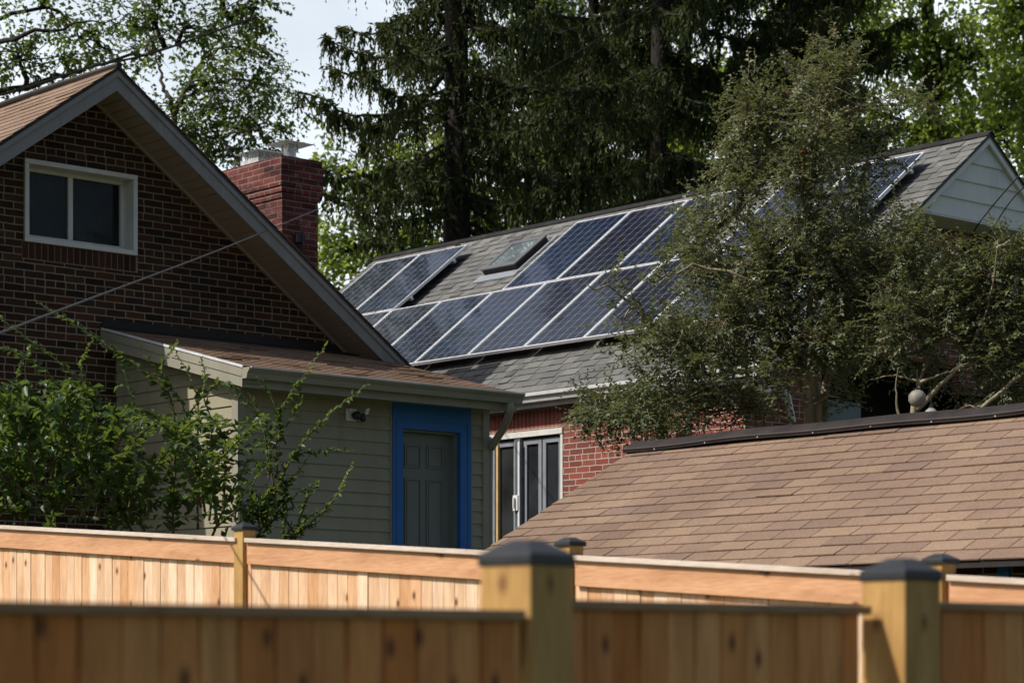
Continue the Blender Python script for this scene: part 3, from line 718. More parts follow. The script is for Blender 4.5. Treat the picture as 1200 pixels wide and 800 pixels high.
mb = MB(); shingles(mb, (SE-.02, TG-.02, rz2(SE)-.015), (0, 1, 0), (c38, 0, s38), (-s38, 0, c38), TB-TG, (RS2-SE)*n3+.02, .143, .33, .0065, lam=True)
shingles(mb, (2*RS2-SE, TG-.02, rz2(SE)), (0, 1, 0), (-c38, 0, s38), (s38, 0, c38), TB-TG, (RS2-SE)*n3, .286, .33, .005)
R2 = part('roof', mb, GRY, SH)
mb = MB(); mb.prism((SE, TG, rz2(SE)-.05), (RS2-SE, 0, MS*(RS2-SE)), (0, TB-TG-.02, 0), (0, 0, .045)); mb.prism((2*RS2-SE, TG, rz2(SE)-.05), (SE-RS2, 0, MS*(RS2-SE)), (0, TB-TG-.02, 0), (0, 0, .045)); part('roof_deck', mb, DKM, R2)
mb = MB(); t = TG-.03
while t < TB:
    for sg in (-1, 1): mb.prism((RS2, t, RZ2+.022), (sg*.10*c38, 0, -.10*s38), (0, .2, .006), (0, 0, .008))
    t += .15
part('ridge_cap', mb, m_shingle('dark_ridge_shingles', [(.02, .02, .02), (.035, .035, .035)], .4), R2)
mb = MB(); mb.lathe((21.18, 25.2, rz2(21.18)), [(.05, 0), (.05, .12), (.035, .13)], 10)
part('vent_pipe', mb, DKM, R2)
# eave: gutter + soffit
mb = MB(); ge = rz2(SE)-.02; pr = [(0, -.01), (-.005, -.11), (-.07, -.11), (-.085, -.07), (-.115, -.045), (-.12, -.006), (-.108, -.006)]
A = [(SE+p[0], TG+.02, ge+p[1]) for p in pr]; B = [(SE+p[0], TB-.05, ge+p[1]) for p in pr]
for i in range(len(pr)-1): mb.face([A[i], B[i], B[i+1], A[i+1]])
mb.face(A); mb.face(list(reversed(B))); part('gutter', mb, GUT, SH)
mb = MB(); mb.box(SE+.002, SE+.02, TG+.02, TB-.05, ge-.16, ge-.03); mb.box(SE+.02, SW, TG+.1, TB-.05, ge-.155, ge-.14); part('eave_soffit', mb, GUT, SH)
mb = MB(); mb.tube(curve([(SE-.06, TG+.1, ge-.1), (SE+.1, TG+.2, ge-.25), (18.66, TWF-.06, ge-.5), (18.66, TWF-.06, .8)], 5), .04, 10); part('downspout', mb, GUT, SH, smooth=True)
# gable
gz = 6.46
mb = MB()
zz = gz
while zz < RZ2-.12:
    zt = min(zz+.212, RZ2-.10); h0 = (RZ2-.06-zz)/MS; h1 = max(0.01, (RZ2-.06-zt)/MS); o0, o1 = TG+.035, TG+.055
    mb.solid([(RS2-h0, o0, zz), (RS2+h0, o0, zz), (RS2+h1, o1, zt), (RS2-h1, o1, zt), (RS2-h0, o1+.02, zz), (RS2+h0, o1+.02, zz)], [(0, 1, 2, 3), (0, 4, 5, 1)]); zz = zt
mb.box(RS2-1.26, RS2+1.26, TG+.035, TWF-.002, gz-.02, gz-.004)
part('gable_siding', mb, WSD, SH)
mb = MB()
for sg in (-1, 1):
    e = RS2+sg*(RS2-SE); mb.solid([(RS2, TG, RZ2-.015), (e, TG, rz2(SE)-.015), (e, TG, rz2(SE)-.115), (RS2, TG, RZ2-.115), (RS2, TG+.028, RZ2-.015), (e, TG+.028, rz2(SE)-.015), (e, TG+.028, rz2(SE)-.115), (RS2, TG+.028, RZ2-.115)], MB.BF)
    mb.prism((RS2, TG+.03, RZ2-.10), (sg*(RS2-SE), 0, -MS*(RS2-SE)), (0, TWF-TG-.03, 0), (0, 0, .01))
part('rake_board', mb, WSD, SH)
# porch recess, upper window, lower recess widened, its dark lining standing in for shade
mb = MB(); mb.box(21.56, 22.30, TWF+.9, TWF+.92, 4.6, 6.35); mb.box(21.55, 21.56, TWF+.12, TWF+.9, 4.6, 6.35); mb.box(22.30, 22.31, TWF+.12, TWF+.9, 4.6, 6.35); mb.box(19.2, 22.4, TWF+1.2, TWF+1.22, 2.8, 4.9); mb.box(19.18, 19.2, TWF+.12, TWF+1.2, 2.8, 4.9); mb.box(22.4, 22.42, TWF+.12, TWF+1.2, 2.8, 4.9); mb.box(19.2, 22.4, TWF+.12, TWF+1.2, 4.9, 4.92); part('dark_recess_lining', mb, DRK, SH)
mb = MB(); mb.box(19.62, 20.25, TWF+.35, TWF+.38, 3.0, 4.42); part('pale_screen', mb, m_plain('pale_screen', (.13, .16, .17), .5, .15, 4), SH)
def win(parent, axis, c, a0, a1, z0, z1, w, mat, name='window', rec=.06, mull=0):
    mk = (lambda m, x0, x1, y0, y1, q0, q1: m.box(x0, x1, y0, y1, q0, q1)) if axis == 't' else (lambda m, x0, x1, y0, y1, q0, q1: m.box(y0, y1, x0, x1, q0, q1))
    m = MB()
    for (x0, x1, q0, q1) in ((a0, a1, z1-w, z1), (a0, a1, z0, z0+w), (a0, a0+w, z0+w, z1-w), (a1-w, a1, z0+w, z1-w)): mk(m, x0, x1, c-.02, c+.08, q0, q1)
    for k in range(mull): x = a0+(a1-a0)*(k+1)/(mull+1); mk(m, x-.02, x+.02, c+.02, c+.075, z0+w, z1-w)
    o = part(name, m, mat, parent, bevel=.004); g = MB(); mk(g, a0+w, a1-w, c+rec, c+rec+.01, z0+w, z1-w); part('pane', g, GLS, o); return o
win(SH, 't', TWF, 22.55, 23.6, 5.35, 6.25, .07, WSD, mull=1)
# patio door (s = SW plane)
mb = MB()
def yb(m, t0, t1, x0, x1, z0, z1):
    t0, t1, z0, z1 = t0*KT, t1*KT, 1.6+(z0-1.6)*KT, 1.6+(z1-1.6)*KT; m.box(SW+x0, SW+x1, t0, t1, z0, z1)
yb(mb, 19.80, 22.1, -.02, .10, 4.145, 4.212); yb(mb, 19.80, 19.84, -.01, .10, 1.9, 4.145); yb(mb, 22.06, 22.1, -.01, .10, 1.9, 4.145)
PD = part('patio_door', mb, WHT, SH, bevel=.004)
mb = MB()
for (ta, tb_) in ((19.845, 20.17), (20.19, 20.50), (20.62, 20.99), (21.01, 22.05)):
    yb(mb, ta, ta+.055, .02, .07, 1.9, 4.12); yb(mb, tb_-.055, tb_, .02, .07, 1.9, 4.12); yb(mb, ta+.055, tb_-.055, .02, .07, 4.06, 4.12)
for tt in (20.515, 20.55, 20.585): yb(mb, tt, tt+.016, -.03, .06, 1.9, 4.13)
part('leaf_frame', mb, GREY, PD, bevel=.003)
mb = MB(); yb(mb, 19.9, 20.12, .045, .053, 1.9, 4.06); yb(mb, 20.24, 20.45, .045, .053, 1.9, 4.06); yb(mb, 20.62, 22.05, .045, .053, 1.9, 4.06); part('pane', mb, GL3, PD)
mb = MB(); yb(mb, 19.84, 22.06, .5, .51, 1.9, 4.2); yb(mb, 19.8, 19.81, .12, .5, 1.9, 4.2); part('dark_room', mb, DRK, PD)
mb = MB(); yb(mb, 20.515, 20.60, -.06, -.03, 3.30, 3.48); yb(mb, 20.55, 20.57, -.09, -.06, 3.33, 3.45); yb(mb, 20.50, 20.53, -.045, -.03, 1.9, 4.1); part('door_handle', mb, WPL, PD, bevel=.004)
mb = MB(); yb(mb, 20.93, 20.965, .0, .04, 1.9, 4.10); part('wood_strip', mb, YEL, PD)
# skylight
def rp(s, t, h): return np.array((s-s38*h, t, rz2(s)+c38*h))
SK = part('skylight', (lambda m: [m.prism(rp(20.46, 23.14, -.02), V[0], V[1], V[2]) for V in [((.56, 0, .56*MS), (0, .055, 0), (-s38*.13, 0, c38*.13)), ]] and m)(MB()), GREY, R2) if False else None
mb = MB(); sa, sb, ta, tb_ = 20.47, 21.02, 23.14, 23.80
def rbox(m, s0, s1, t0, t1, h0, h1): O = rp(s0, t0, h0); m.prism(O, rp(s1, t0, h0)-O, (0, t1-t0, 0), rp(s0, t0, h1)-O)
for q in ((sa, sb, ta, ta+.05), (sa, sb, tb_-.05, tb_), (sa, sa+.05, ta+.05, tb_-.05), (sb-.05, sb, ta+.05, tb_-.05)): rbox(mb, q[0], q[1], q[2], q[3], -.01, .085)
SK = part('skylight', mb, DKM, SH)
mb = MB()
for q in ((sa-.012, sb+.012, ta-.012, ta+.075), (sa-.012, sb+.012, tb_-.075, tb_+.012), (sa-.012, sa+.065, ta+.075, tb_-.075), (sb-.06, sb+.012, ta+.075, tb_-.075)): rbox(mb, q[0], q[1], q[2], q[3], .088, .108)
part('skylight_frame', mb, SKF, SK, bevel=.003)
mb = MB(); rbox(mb, sa+.065, sb-.06, ta+.075, tb_-.075, .088, .096); part('skylight_glass', mb, GL2, SK)
mb = MB(); rbox(mb, sa-.14, sa-.012, ta-.08, tb_+.08, .012, .02); rbox(mb, sa-.012, sb+.1, ta-.08, ta-.014, .014, .022); part('skylight_flashing', mb, GREY, SK)

# ------------------------------------------------------------------ solar panels (one built, the rest copied)
PW, PL, HP = 1.0, 1.64, .155
o0 = rp(RM, 0, HP)
def make_panel():
    ax = np.array((c38, 0, s38)); nr = np.array((-s38, 0, c38)); Y = np.array((0, 1.0, 0))
    mb = MB(); w = .016
    def pb(m, a0, a1, b0, b1, h0, h1): O = ax*a0+Y*b0+nr*h0; m.prism(O, ax*(a1-a0), Y*(b1-b0), nr*(h1-h0))
    pb(mb, 0, PL, 0, w, -.035, .004); pb(mb, 0, PL, PW-w, PW, -.035, .004); pb(mb, 0, w, w, PW-w, -.035, .004); pb(mb, PL-w, PL, w, PW-w, -.035, .004)
    t = part('solar_panel', mb, FRM, None); t.parent = SH; t.rotation_euler = (0, 0, 0)
    mb = MB(); P = [ax*w+Y*w, ax*(PL-w)+Y*w, ax*(PL-w)+Y*(PW-w), ax*w+Y*(PW-w)]
    mb.face(P, [(.0, .0), (.0, PL-2*w), (PW-2*w, PL-2*w), (PW-2*w, 0)]); mb.uv = [(u+.006, v+.01) for u, v in mb.uv]
    b = [p-nr*.03 for p in P]; mb.face(list(reversed(b)), [(.08, .08)]*4)
    part('cell_sheet', mb, PNL, t)
    for a in (.33, 1.28):
        mb = MB(); pb(mb, a, a+.04, -.02, PW+.02, -.075, -.036)
        part('mounting_rail', mb, ALU, t)
    return t
P0 = make_panel()
ordw = ['first', 'second', 'third', 'fourth', 'fifth', 'sixth', 'seventh', 'eighth', 'ninth', 'tenth']
bot = [24.77-1.02*k for k in range(-1, 8)]     # upper-t edge of each lower-row panel
top_l = [24.77+2.04, 24.77+1.02]; top_m = [22.58-1.02*j for j in range(3)]; top_r = [18.88, 17.86]
lab = []
for k, t in enumerate(bot):
    lab.append((RM-(PL+.02)*c38, t-1.0, 'lower row solar panel, ' + ('leftmost, mostly hidden behind the brick house gable' if k == 0 else '%s from the left end of the row%s' % (ordw[k], ', behind the crape myrtle' if k > 5 else ''))))
lab.append((RM, top_l[0]-1.0, 'upper row solar panel at the far left end of the roof')); lab.append((RM, top_l[1]-1.0, 'upper row solar panel left of the skylight, second from the left end'))
for j, t in enumerate(top_m): lab.append((RM, t-1.0, 'upper row solar panel, %s to the right of the skylight' % ordw[j]))
lab.append((RM, top_r[0]-1.0, 'upper row solar panel behind the myrtle, second from the right gable')); lab.append((RM, top_r[1]-1.0, 'upper row solar panel nearest the white right gable'))
def copy_thing(o):
    r = o.copy(); COL.objects.link(r)
    for ch in list(o.children):
        c = ch.copy(); COL.objects.link(c); c.parent = r
    return r
for i, (s, t, l) in enumerate(lab):
    o = P0 if i == 0 else copy_thing(P0)
    p = rp(s, t, HP); o.location = Vector(tuple(p))-Vector(ORG[SH.name]); o['label'] = l

# ================================================================== GARAGE
GA = thing('garage', 'low garage with tan shingle roof and dark ridge strip, behind the fence on the right', 'garage', (12.5, 10, 0))
E0, ER, GT1, GT0 = 11.25, 13.3, 13.6, 5.6; GM = .54; gz0 = 2.17; ng = math.hypot(1, GM)
mb = MB(); shingles(mb, (E0, GT0, gz0), (0, 1, 0), (1/ng, 0, GM/ng), (-GM/ng, 0, 1/ng), GT1-GT0, (ER-E0)*ng, .143, .337, .006, joint=.008)
shingles(mb, (2*ER-E0, GT0, gz0), (0, 1, 0), (-1/ng, 0, GM/ng), (GM/ng, 0, 1/ng), GT1-GT0, (ER-E0)*ng, .143, .337, .006)
GR = part('roof', mb, TAN, GA)
mb = MB(); mb.prism((E0+.01, GT0+.02, gz0-.04), (ER-E0, 0, GM*(ER-E0)), (0, GT1-GT0-.05, 0), (0, 0, .035)); mb.prism((2*ER-E0-.01, GT0+.02, gz0-.04), (E0-ER, 0, GM*(ER-E0)), (0, GT1-GT0-.05, 0), (0, 0, .035)); part('roof_deck', mb, DKM, GR)
grz = gz0+GM*(ER-E0)
mb = MB(); k = 0; L = GT1-GT0+.02
def rw(t): return .007*math.sin(t*1.7)+.005*math.sin(t*4.1+1)+(.03*max(0, (12.0-t)/6.5))
NSEG = 40
for i in range(NSEG):
    ta, tb_ = GT0+L*i/NSEG, GT0+L*(i+1)/NSEG
    def sec(t):
        z = grz+rw(t)
        return [(ER-.13, t, z-.035), (ER-.132, t, z-.018), (ER-.06, t, z+.03), (ER, t, z+.062), (ER+.07, t, z+.02), (ER+.13, t, z-.05)]
    a, b = sec(ta), sec(tb_)
    for q in range(5): mb.face([a[q], b[q], b[q+1], a[q+1]])
mb.face(sec(GT1+.02)); a = sec(GT0)
mb2 = MB(); mb2.tube([(ER-.128, GT0+L*i/NSEG, grz+rw(GT0+L*i/NSEG)-.012) for i in range(NSEG+1)], .011, 6)
RC = part('ridge_strip', mb, DKM, GR); part('rolled_edge', mb2, DKM, RC)  if False else None
mb2.v = [tuple(v) for v in mb2.v]
rc2 = part('rolled_edge', mb2, DKM, GR)
for i in range(14):
    mb = MB(); t = 6.1+i*.55; mb.lathe((ER-.145, t, grz+rw(t)-.032), [(.001, .010), (.005, .007), (.006, .0)], 8)
    part('nail', mb, GALV, GR)
mb = MB(); wall(mb, 's', E0+.3, GT0+.2, GT1-.2, 0, lambda t: gz0+.1, [(7.2, 8.6, 0, 1.8)], .1, -1)
mb.face([(E0+.3, GT1-.2, 0), (2*ER-E0-.3, GT1-.2, 0), (2*ER-E0-.3, GT1-.2, gz0+.12), (ER, GT1-.2, grz-.08), (E0+.3, GT1-.2, gz0+.12)])
mb.face([(2*ER-E0-.3, GT0+.2, 0), (2*ER-E0-.3, GT1-.2, 0), (2*ER-E0-.3, GT1-.2, gz0+.12), (2*ER-E0-.3, GT0+.2, gz0+.12)])
mb.face([(E0+.3, GT0+.2, 0), (2*ER-E0-.3, GT0+.2, 0), (2*ER-E0-.3, GT0+.2, gz0+.12), (ER, GT0+.2, grz-.08), (E0+.3, GT0+.2, gz0+.12)])
part('wall', mb, BRK, GA)
mb = MB(); mb.box(E0+.27, E0+.3, 8.62, 8.70, 0, gz0+.05); part('blue_trim', mb, BLU, GA)
mb = MB(); mb.box(E0+.36, E0+.38, 7.2, 8.6, 0, 1.8); part('door', mb, DRK, GA)  # dark sheet in the opening, coloured as the unlit inside

# ================================================================== FENCES
def post(parent, s, t, w, zb, zt, capw, name='post', rot=0.0):
    def tw(m):
        c_, s_ = math.cos(rot), math.sin(rot); m.v = [(s+c_*(x-s)-s_*(y-t), t+s_*(x-s)+c_*(y-t), z) for x, y, z in m.v]
    m = MB(); m.box(s, s+w, t, t+w, zb, zt, grain=2); tw(m); p = part(name, m, PTP, parent, bevel=.004)
    c = (s+w/2, t+w/2); h = capw/2; m = MB(); e = .018 if w > .1 else .013
    hh = .046 if w > .1 else .030
    P = [(c[0]-h, c[1]-h, zt-.012), (c[0]+h, c[1]-h, zt-.012), (c[0]+h, c[1]+h, zt-.012), (c[0]-h, c[1]+h, zt-.012)]
    P += [(x, y, zt+e-.005) for x, y, z in P]; g = h*.32
    P += [(c[0]-g, c[1]-g, zt+hh), (c[0]+g, c[1]-g, zt+hh), (c[0]+g, c[1]+g, zt+hh), (c[0]-g, c[1]+g, zt+hh)]
    m.solid(P, [(0, 3, 2, 1), (0, 1, 5, 4), (1, 2, 6, 5), (2, 3, 7, 6), (3, 0, 4, 7), (4, 5, 9, 8), (5, 6, 10, 9), (6, 7, 11, 10), (7, 4, 8, 11), (8, 9, 10, 11)])
    tw(m); part('post_cap', m, CAP, p, bevel=.004); return p
FS = 7.63
ffz = lambda t: 2.09+.068*(t-8.33)
FF = thing('wooden_fence', 'sunlit cedar board fence with flat cap rail, between the near fence and the houses', 'fence', (FS, 9, 0))
posts = [16.9, 14.25, 11.0, 8.30, 6.08, 3.4]
for t in posts: post(FF, FS, t-.045, .09, -.3, ffz(t)+.055, .112)
for a, b in zip(posts[1:], posts):
    t0, t1 = a+.045, b-.045; m = MB(); t = t0+.003
    while t < t1-.01:
        w = min(.088, t1-t); x = FS+.03+rng.normal(0, .0012)
        zt = ffz(t)-.05
        m.prism((x, t, -.2), (.016, 0, 0), (0, w-.003, 0), (0, 0, zt+.2), grain=2); t += .0885
    part('board_panel', m, CED, FF)
    m = MB(); m.prism((FS+.006, t0-.03, ffz(t0)-.145), (.022, 0, 0), (0, t1-t0+.0, ffz(t1)-ffz(t0)), (0, 0, .12), grain=1)
    part('fascia_rail', m, CEDR, FF, bevel=.002)
    m = MB(); m.prism((FS-.014, t0-.03, ffz(t0)-.024), (.13, 0, 0), (0, t1-t0+.0, ffz(t1)-ffz(t0)), (0, 0, .024), grain=1)
    part('cap_rail', m, CEDW, FF, bevel=.002)
# near fence
NF = thing('wooden_fence', 'shaded out-of-focus board fence in the foreground, running left from the big post', 'fence', (2, 3.85, 0))
NT = 3.8
post(NF, 3.398, NT, .146, -.4, 1.812, .155, rot=math.radians(8))
post(NF, .9, NT, .142, -.4, 1.812, .162)
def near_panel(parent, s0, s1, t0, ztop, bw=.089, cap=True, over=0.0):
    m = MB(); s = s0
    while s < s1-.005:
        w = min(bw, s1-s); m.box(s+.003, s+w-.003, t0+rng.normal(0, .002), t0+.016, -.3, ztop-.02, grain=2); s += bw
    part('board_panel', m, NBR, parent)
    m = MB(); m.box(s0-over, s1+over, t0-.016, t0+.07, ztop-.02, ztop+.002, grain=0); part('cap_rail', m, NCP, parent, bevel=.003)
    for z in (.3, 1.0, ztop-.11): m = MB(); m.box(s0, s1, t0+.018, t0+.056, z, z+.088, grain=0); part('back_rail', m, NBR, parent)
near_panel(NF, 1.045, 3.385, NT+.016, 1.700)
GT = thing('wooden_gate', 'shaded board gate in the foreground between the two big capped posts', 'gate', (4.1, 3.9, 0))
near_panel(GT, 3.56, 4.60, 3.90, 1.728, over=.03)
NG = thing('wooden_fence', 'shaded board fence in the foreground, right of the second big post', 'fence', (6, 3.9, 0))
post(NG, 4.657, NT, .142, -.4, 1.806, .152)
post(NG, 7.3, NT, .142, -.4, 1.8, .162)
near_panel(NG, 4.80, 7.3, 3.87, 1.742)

# ================================================================== CABLES
def cable(label, pts, r, sag=0.0, mat=None):
    m = MB(); P = curve(pts, 14); n = len(P)
    P = [p+np.array((0, 0, -sag*4*(i/(n-1))*(1-i/(n-1)))) for i, p in enumerate(P)]
    m.tube(P, r, 6); tag(part('overhead_cable', m, mat or CABLE, None, frame='W'), label, 'cable')
ch = np.array(G2W((cs+cw+.0, ct+.03, 6.62))) if False else np.array(G2W((cs+cw-.02, ct+.03, 6.80)))
cable('grey cable crossing in front of the brick gable up to the chimney', [2*at(0, 390, 12.4)-.5*(at(0, 390, 12.4)+ch), at(0, 390, 12.4), .5*(at(0, 390, 12.4)+ch)-np.array((0,0,.02)), ch], .0065, .0, m_plain('cable_grey', (.06, .06, .062), .6, .05, 5))
cable('upper of two service cables in front of the white gable', [at(1260, 140, 24.2), at(1195, 205, 25), at(1150, 258, 26.0), at(1133, 287, 26.8)], .008)
cable('lower of two service cables in front of the white gable', [at(1275, 160, 24.2), at(1197, 222, 25), at(1165, 265, 26.0), at(1150, 290, 26.8)], .007)
cable('thin wire high across the dark spruces', [at(300, 225, 30), at(470, 165, 30), at(600, 105, 30), at(740, 22, 30), at(800, -20, 30)], .0045, 0, B_DRK)
cable('thin wire across the sky above the left roof', [at(-40, 150, 33), at(110, 76, 31), at(200, 38, 30), at(300, -8, 29)], .0055)
cable('dark branch, built as a cable, sloping over the left roof ridge towards the sky', [at(-60, 128, 28), at(30, 103, 29), at(110, 78, 30), at(180, 62, 31), at(300, 20, 32)], .016, 0, B_DRK)  # a tree limb, modelled with the cable function

# ================================================================== LANTERNS
for (x, y, D, l) in ((1075, 466, 18.1, 'pale round garden lantern, upper left one, hung in the small tree'), (1091, 484, 17.6, 'pale bell shaped lantern, lower right one, just above the garage ridge')):
    c = at(x, y, D); t = thing('garden_lantern', l, 'lantern', tuple(c), 'pale lanterns hanging in the small tree', frame='W')
    m = MB(); m.lathe(c, [(.012, -.072), (.045, -.06), (.068, -.02), (.066, .02), (.042, .05), (.015, .062)] if y < 480 else [(.02, -.06), (.06, -.055), (.062, -.01), (.035, .025), (.014, .04)], 18)
    part('lantern_body', m, m_plain('frosted_shade', (.23, .22, .18), .6, .2, 20) if y < 480 else m_plain('dull_white_shade', (.28, .28, .26), .5, .2, 20), t, smooth=True, frame='W')
    m = MB(); m.lathe(c, [(.018, .06), (.018, .075), (.006, .08), (.004, .22)] if y < 480 else [(.016, .038), (.016, .055), (.004, .06), (.004, .2)], 10); part('hook', m, BLK, t, frame='W')

# ================================================================== TREES
def gW(x, y, z=1.2): return (x, y, z)
spruce('large spruce with drooping branches and thick dark trunk, left of the others', (-.89, 38, 1.2), 25, .30, 3.4, 5.4, 14.2, 84, dens=.52)
spruce('slender spruce behind the middle of the panelled roof', (1.55, 45, 1.2), 24, .20, 3.0, 6.2, 15.6, 58, dens=.6)
spruce('tall dark spruce right of the slender one, over the roof ridge', (2.6, 42, 1.2), 20, .27, 3.2, 6.0, 14.8, 62, dens=.68)
spruce('dense dark spruce behind the crape myrtle', (5.2, 44, 1.2), 18, .28, 3.6, 5.4, 14.8, 72, dens=.75)
GB = 'leafy trees filling the background'
# left broadleaf tree with long limbs over the roof
broad_tree('broadleaf_tree', 'open broadleaf tree with dark limbs against the sky, above the left roof', 'tree', GB, (-11.4, 38, 1.2),
    [(-11.4, 38, 1.2), (-11.2, 38, 6), at(-120, 170, 38), at(-60, 70, 38), at(-30, -80, 38)], .28,
    blobs_px([(30, 150, 38, 70, 45, 16), (20, 60, 38, 90, 50, 37), (110, 40, 39, 70, 40, 20), (160, 10, 38, 70, 41, 22), (230, 30, 38, 60, 30, 16), (300, 10, 38, 50, 22, 14), (60, -50, 38, 120, 50, 24), (225, -40, 38, 120, 40, 26)], 1.05, .62),
    L_OAK, B_DRK, (.13, .085), .30, 13, limb_r=.05, droop=.8,
    spray=(.3, .75, .055, 4, -.1), extra=[([at(-90, 130, 38), at(0, 108, 38), at(60, 95, 38.3), at(109, 76, 38.5), at(195, 56, 38.5), at(285, 20, 38.5)], .08, .03),
           ([at(-60, 70, 38), at(20, 45, 37), at(80, 32, 37), at(140, 22, 37)], .06, .03), ([at(-40, 30, 38), at(60, 10, 39), at(100, 50, 39), at(150, 62, 39)], .045, .03)])
broad_tree('broadleaf_tree', 'small pale forked broadleaf tree between the gable peak and the chimney', 'tree', GB, (-5.9, 40, 1.2),
    [(-5.9, 40, 1.2), (-5.8, 40, 6), at(204, 150, 40), at(203, 131, 40)], .11,
    blobs_px([(190, 160, 40, 26, 30, 14), (260, 105, 40, 45, 40, 39), (290, 60, 40, 40, 30, 20), (230, 150, 40, 40, 32, 26), (300, 150, 40, 40, 30, 22), (285, 180, 40, 40, 22, 16), (170, 60, 41, 40, 30, 12), (330, 110, 41, 30, 30, 14)], 1.1, .60),
    L_OAK, B_GRY, (.125, .08), .27, 13, limb_r=.035, droop=.8,
    spray=(.3, .75, .055, 4, -.1), extra=[([at(203, 131, 40), at(193, 105, 40), at(185, 75, 40), at(175, 50, 40)], .06, .02), ([at(204, 131, 40), at(222, 98, 40), at(240, 65, 40), at(262, 45, 40)], .07, .02),
           ([at(330, 240, 39), at(260, 165, 39), at(300, 150, 39), at(340, 120, 39)], .03, .03)])
# bright maples on the right
broad_tree('maple_tree', 'bright green leafy tree behind the white gable peak', 'tree', GB, (11, 60, 1.2),
    [(11, 60, 1.2), (10.9, 60, 8), at(1090, 60, 60), at(1080, -60, 60)], .35,
    blobs_px([(1090, 150, 60, 70, 50, 60), (1040, 50, 60, 70, 50, 60), (1130, 60, 60, 70, 60, 56), (1180, 150, 59, 60, 60, 46), (1000, 130, 61, 50, 50, 26), (1060, -40, 60, 120, 60, 60), (1175, 220, 60, 40, 30, 20), (1100, 110, 62, 80, 40, 30)]),
    L_MAP, B_DRK, (.17, .13), .42, 15, limb_r=.08, droop=.6)
broad_tree('maple_tree', 'bright green leafy tree at the right edge of the photo', 'tree', GB, (12.6, 47, 1.2),
    [(12.6, 47, 1.2), (12.3, 47, 8), at(1290, 60, 47), at(1270, -60, 47)], .35,
    blobs_px([(1230, 60, 46, 70, 60, 60), (1190, 0, 46, 60, 50, 40), (1250, 180, 46, 70, 60, 40), (1200, 110, 45, 40, 40, 28), (1200, -60, 47, 90, 50, 30)]),
    L_MAP, B_DRK, (.17, .13), .42, 15, limb_r=.08, droop=.6)
broad_tree('maple_tree', 'bright green leafy tree between the dark spruce and the gable', 'tree', GB, (7.3, 56, 1.2),
    [(7.3, 56, 1.2), (7.0, 56, 8), at(960, 60, 56), at(960, -60, 56)], .3,
    blobs_px([(960, 60, 56, 60, 60, 56), (940, 10, 56, 60, 40, 36), (900, 100, 56, 60, 60, 36), (1000, 10, 56, 60, 40, 36), (960, 170, 56, 60, 50, 36), (880, 200, 56, 60, 50, 30)]),
    L_MAP, B_DRK, (.17, .13), .45, 14, limb_r=.08, droop=.6)
# yellow-green sunlit trees glimpsed behind the spruces
for (x, y, D, l) in ((450, 250, 58, 'sunlit yellow-green tree glimpsed left of the thick spruce trunk'), (600, 215, 62, 'sunlit yellow-green tree glimpsed between the two spruce trunks'), (760, 180, 64, 'sunlit yellow-green tree glimpsed low behind the tall dark spruce')):
    b = at(x, y, D); b[2] = 1.2
    broad_tree('background_tree', l, 'tree', GB, tuple(b), [tuple(b), tuple(b+(0, 0, 6)), at(x, y, D), at(x+10, y-50, D)], .3,
        blobs_px([(x-50, y+30, D, 60, 40, 30), (x+45, y+25, D, 60, 40, 30), (x, y-40, D, 70, 45, 34), (x-70, y-50, D, 50, 45, 14), (x+70, y-60, D, 50, 50, 22), (x, y+70, D, 90, 30, 30)]),
        L_YEL, B_DRK, (.19, .14), .45, 13, limb_r=.07)
for (x, y, D, l) in ((640, 60, 66, 'dark broadleaf tree far behind the slender spruce'), (800, 60, 66, 'dark broadleaf tree far behind the tall dark spruce')):
    b = at(x, y, D); b[2] = 1.2
    broad_tree('background_tree', l, 'tree', GB, tuple(b), [tuple(b), tuple(b+(0, 0, 6)), at(x, y+60, D), at(x+10, y-50, D)], .35,
        blobs_px([(x-60, y+30, D, 70, 60, 44), (x+55, y+35, D, 70, 60, 44), (x, y-50, D, 100, 60, 50), (x, y+110, D, 100, 50, 44)]),
        L_OAK, B_DRK, (.2, .15), .5, 14, limb_r=.07)

# ---- crape myrtles
D = 20.4
b = at(953, 500, D); b0 = (b[0], b[1], .6)
tr = [at(953, 540, D), at(955, 470, D), at(950, 430, D)]
st = []
for pts, r in (([(966, 540), (966, 460), (985, 410), (1000, 370), (1005, 300)], .075), ([(950, 540), (946, 450), (925, 405), (905, 350), (895, 290)], .075), ([(955, 480), (950, 430), (948, 370), (955, 300), (940, 220), (960, 140)], .06),
               ([(947, 460), (915, 430), (870, 410), (820, 400), (770, 400)], .05), ([(945, 440), (900, 400), (850, 330), (800, 290)], .05), ([(948, 420), (960, 340), (1000, 260), (1020, 170)], .05),
               ([(905, 350), (880, 260), (870, 180), (880, 120)], .035), ([(925, 405), (860, 430), (790, 470), (740, 488), (690, 480)], .03), ([(960, 350), (985, 250), (975, 120), (985, 70)], .035), ([(985, 410), (1030, 350), (1060, 270)], .035)):
    dz = rng.uniform(-.5, .5); n = len(pts)
    st.append(([at(p[0], p[1], D+dz*i/(n-1)*2) for i, p in enumerate(pts)], r*.8, .005))
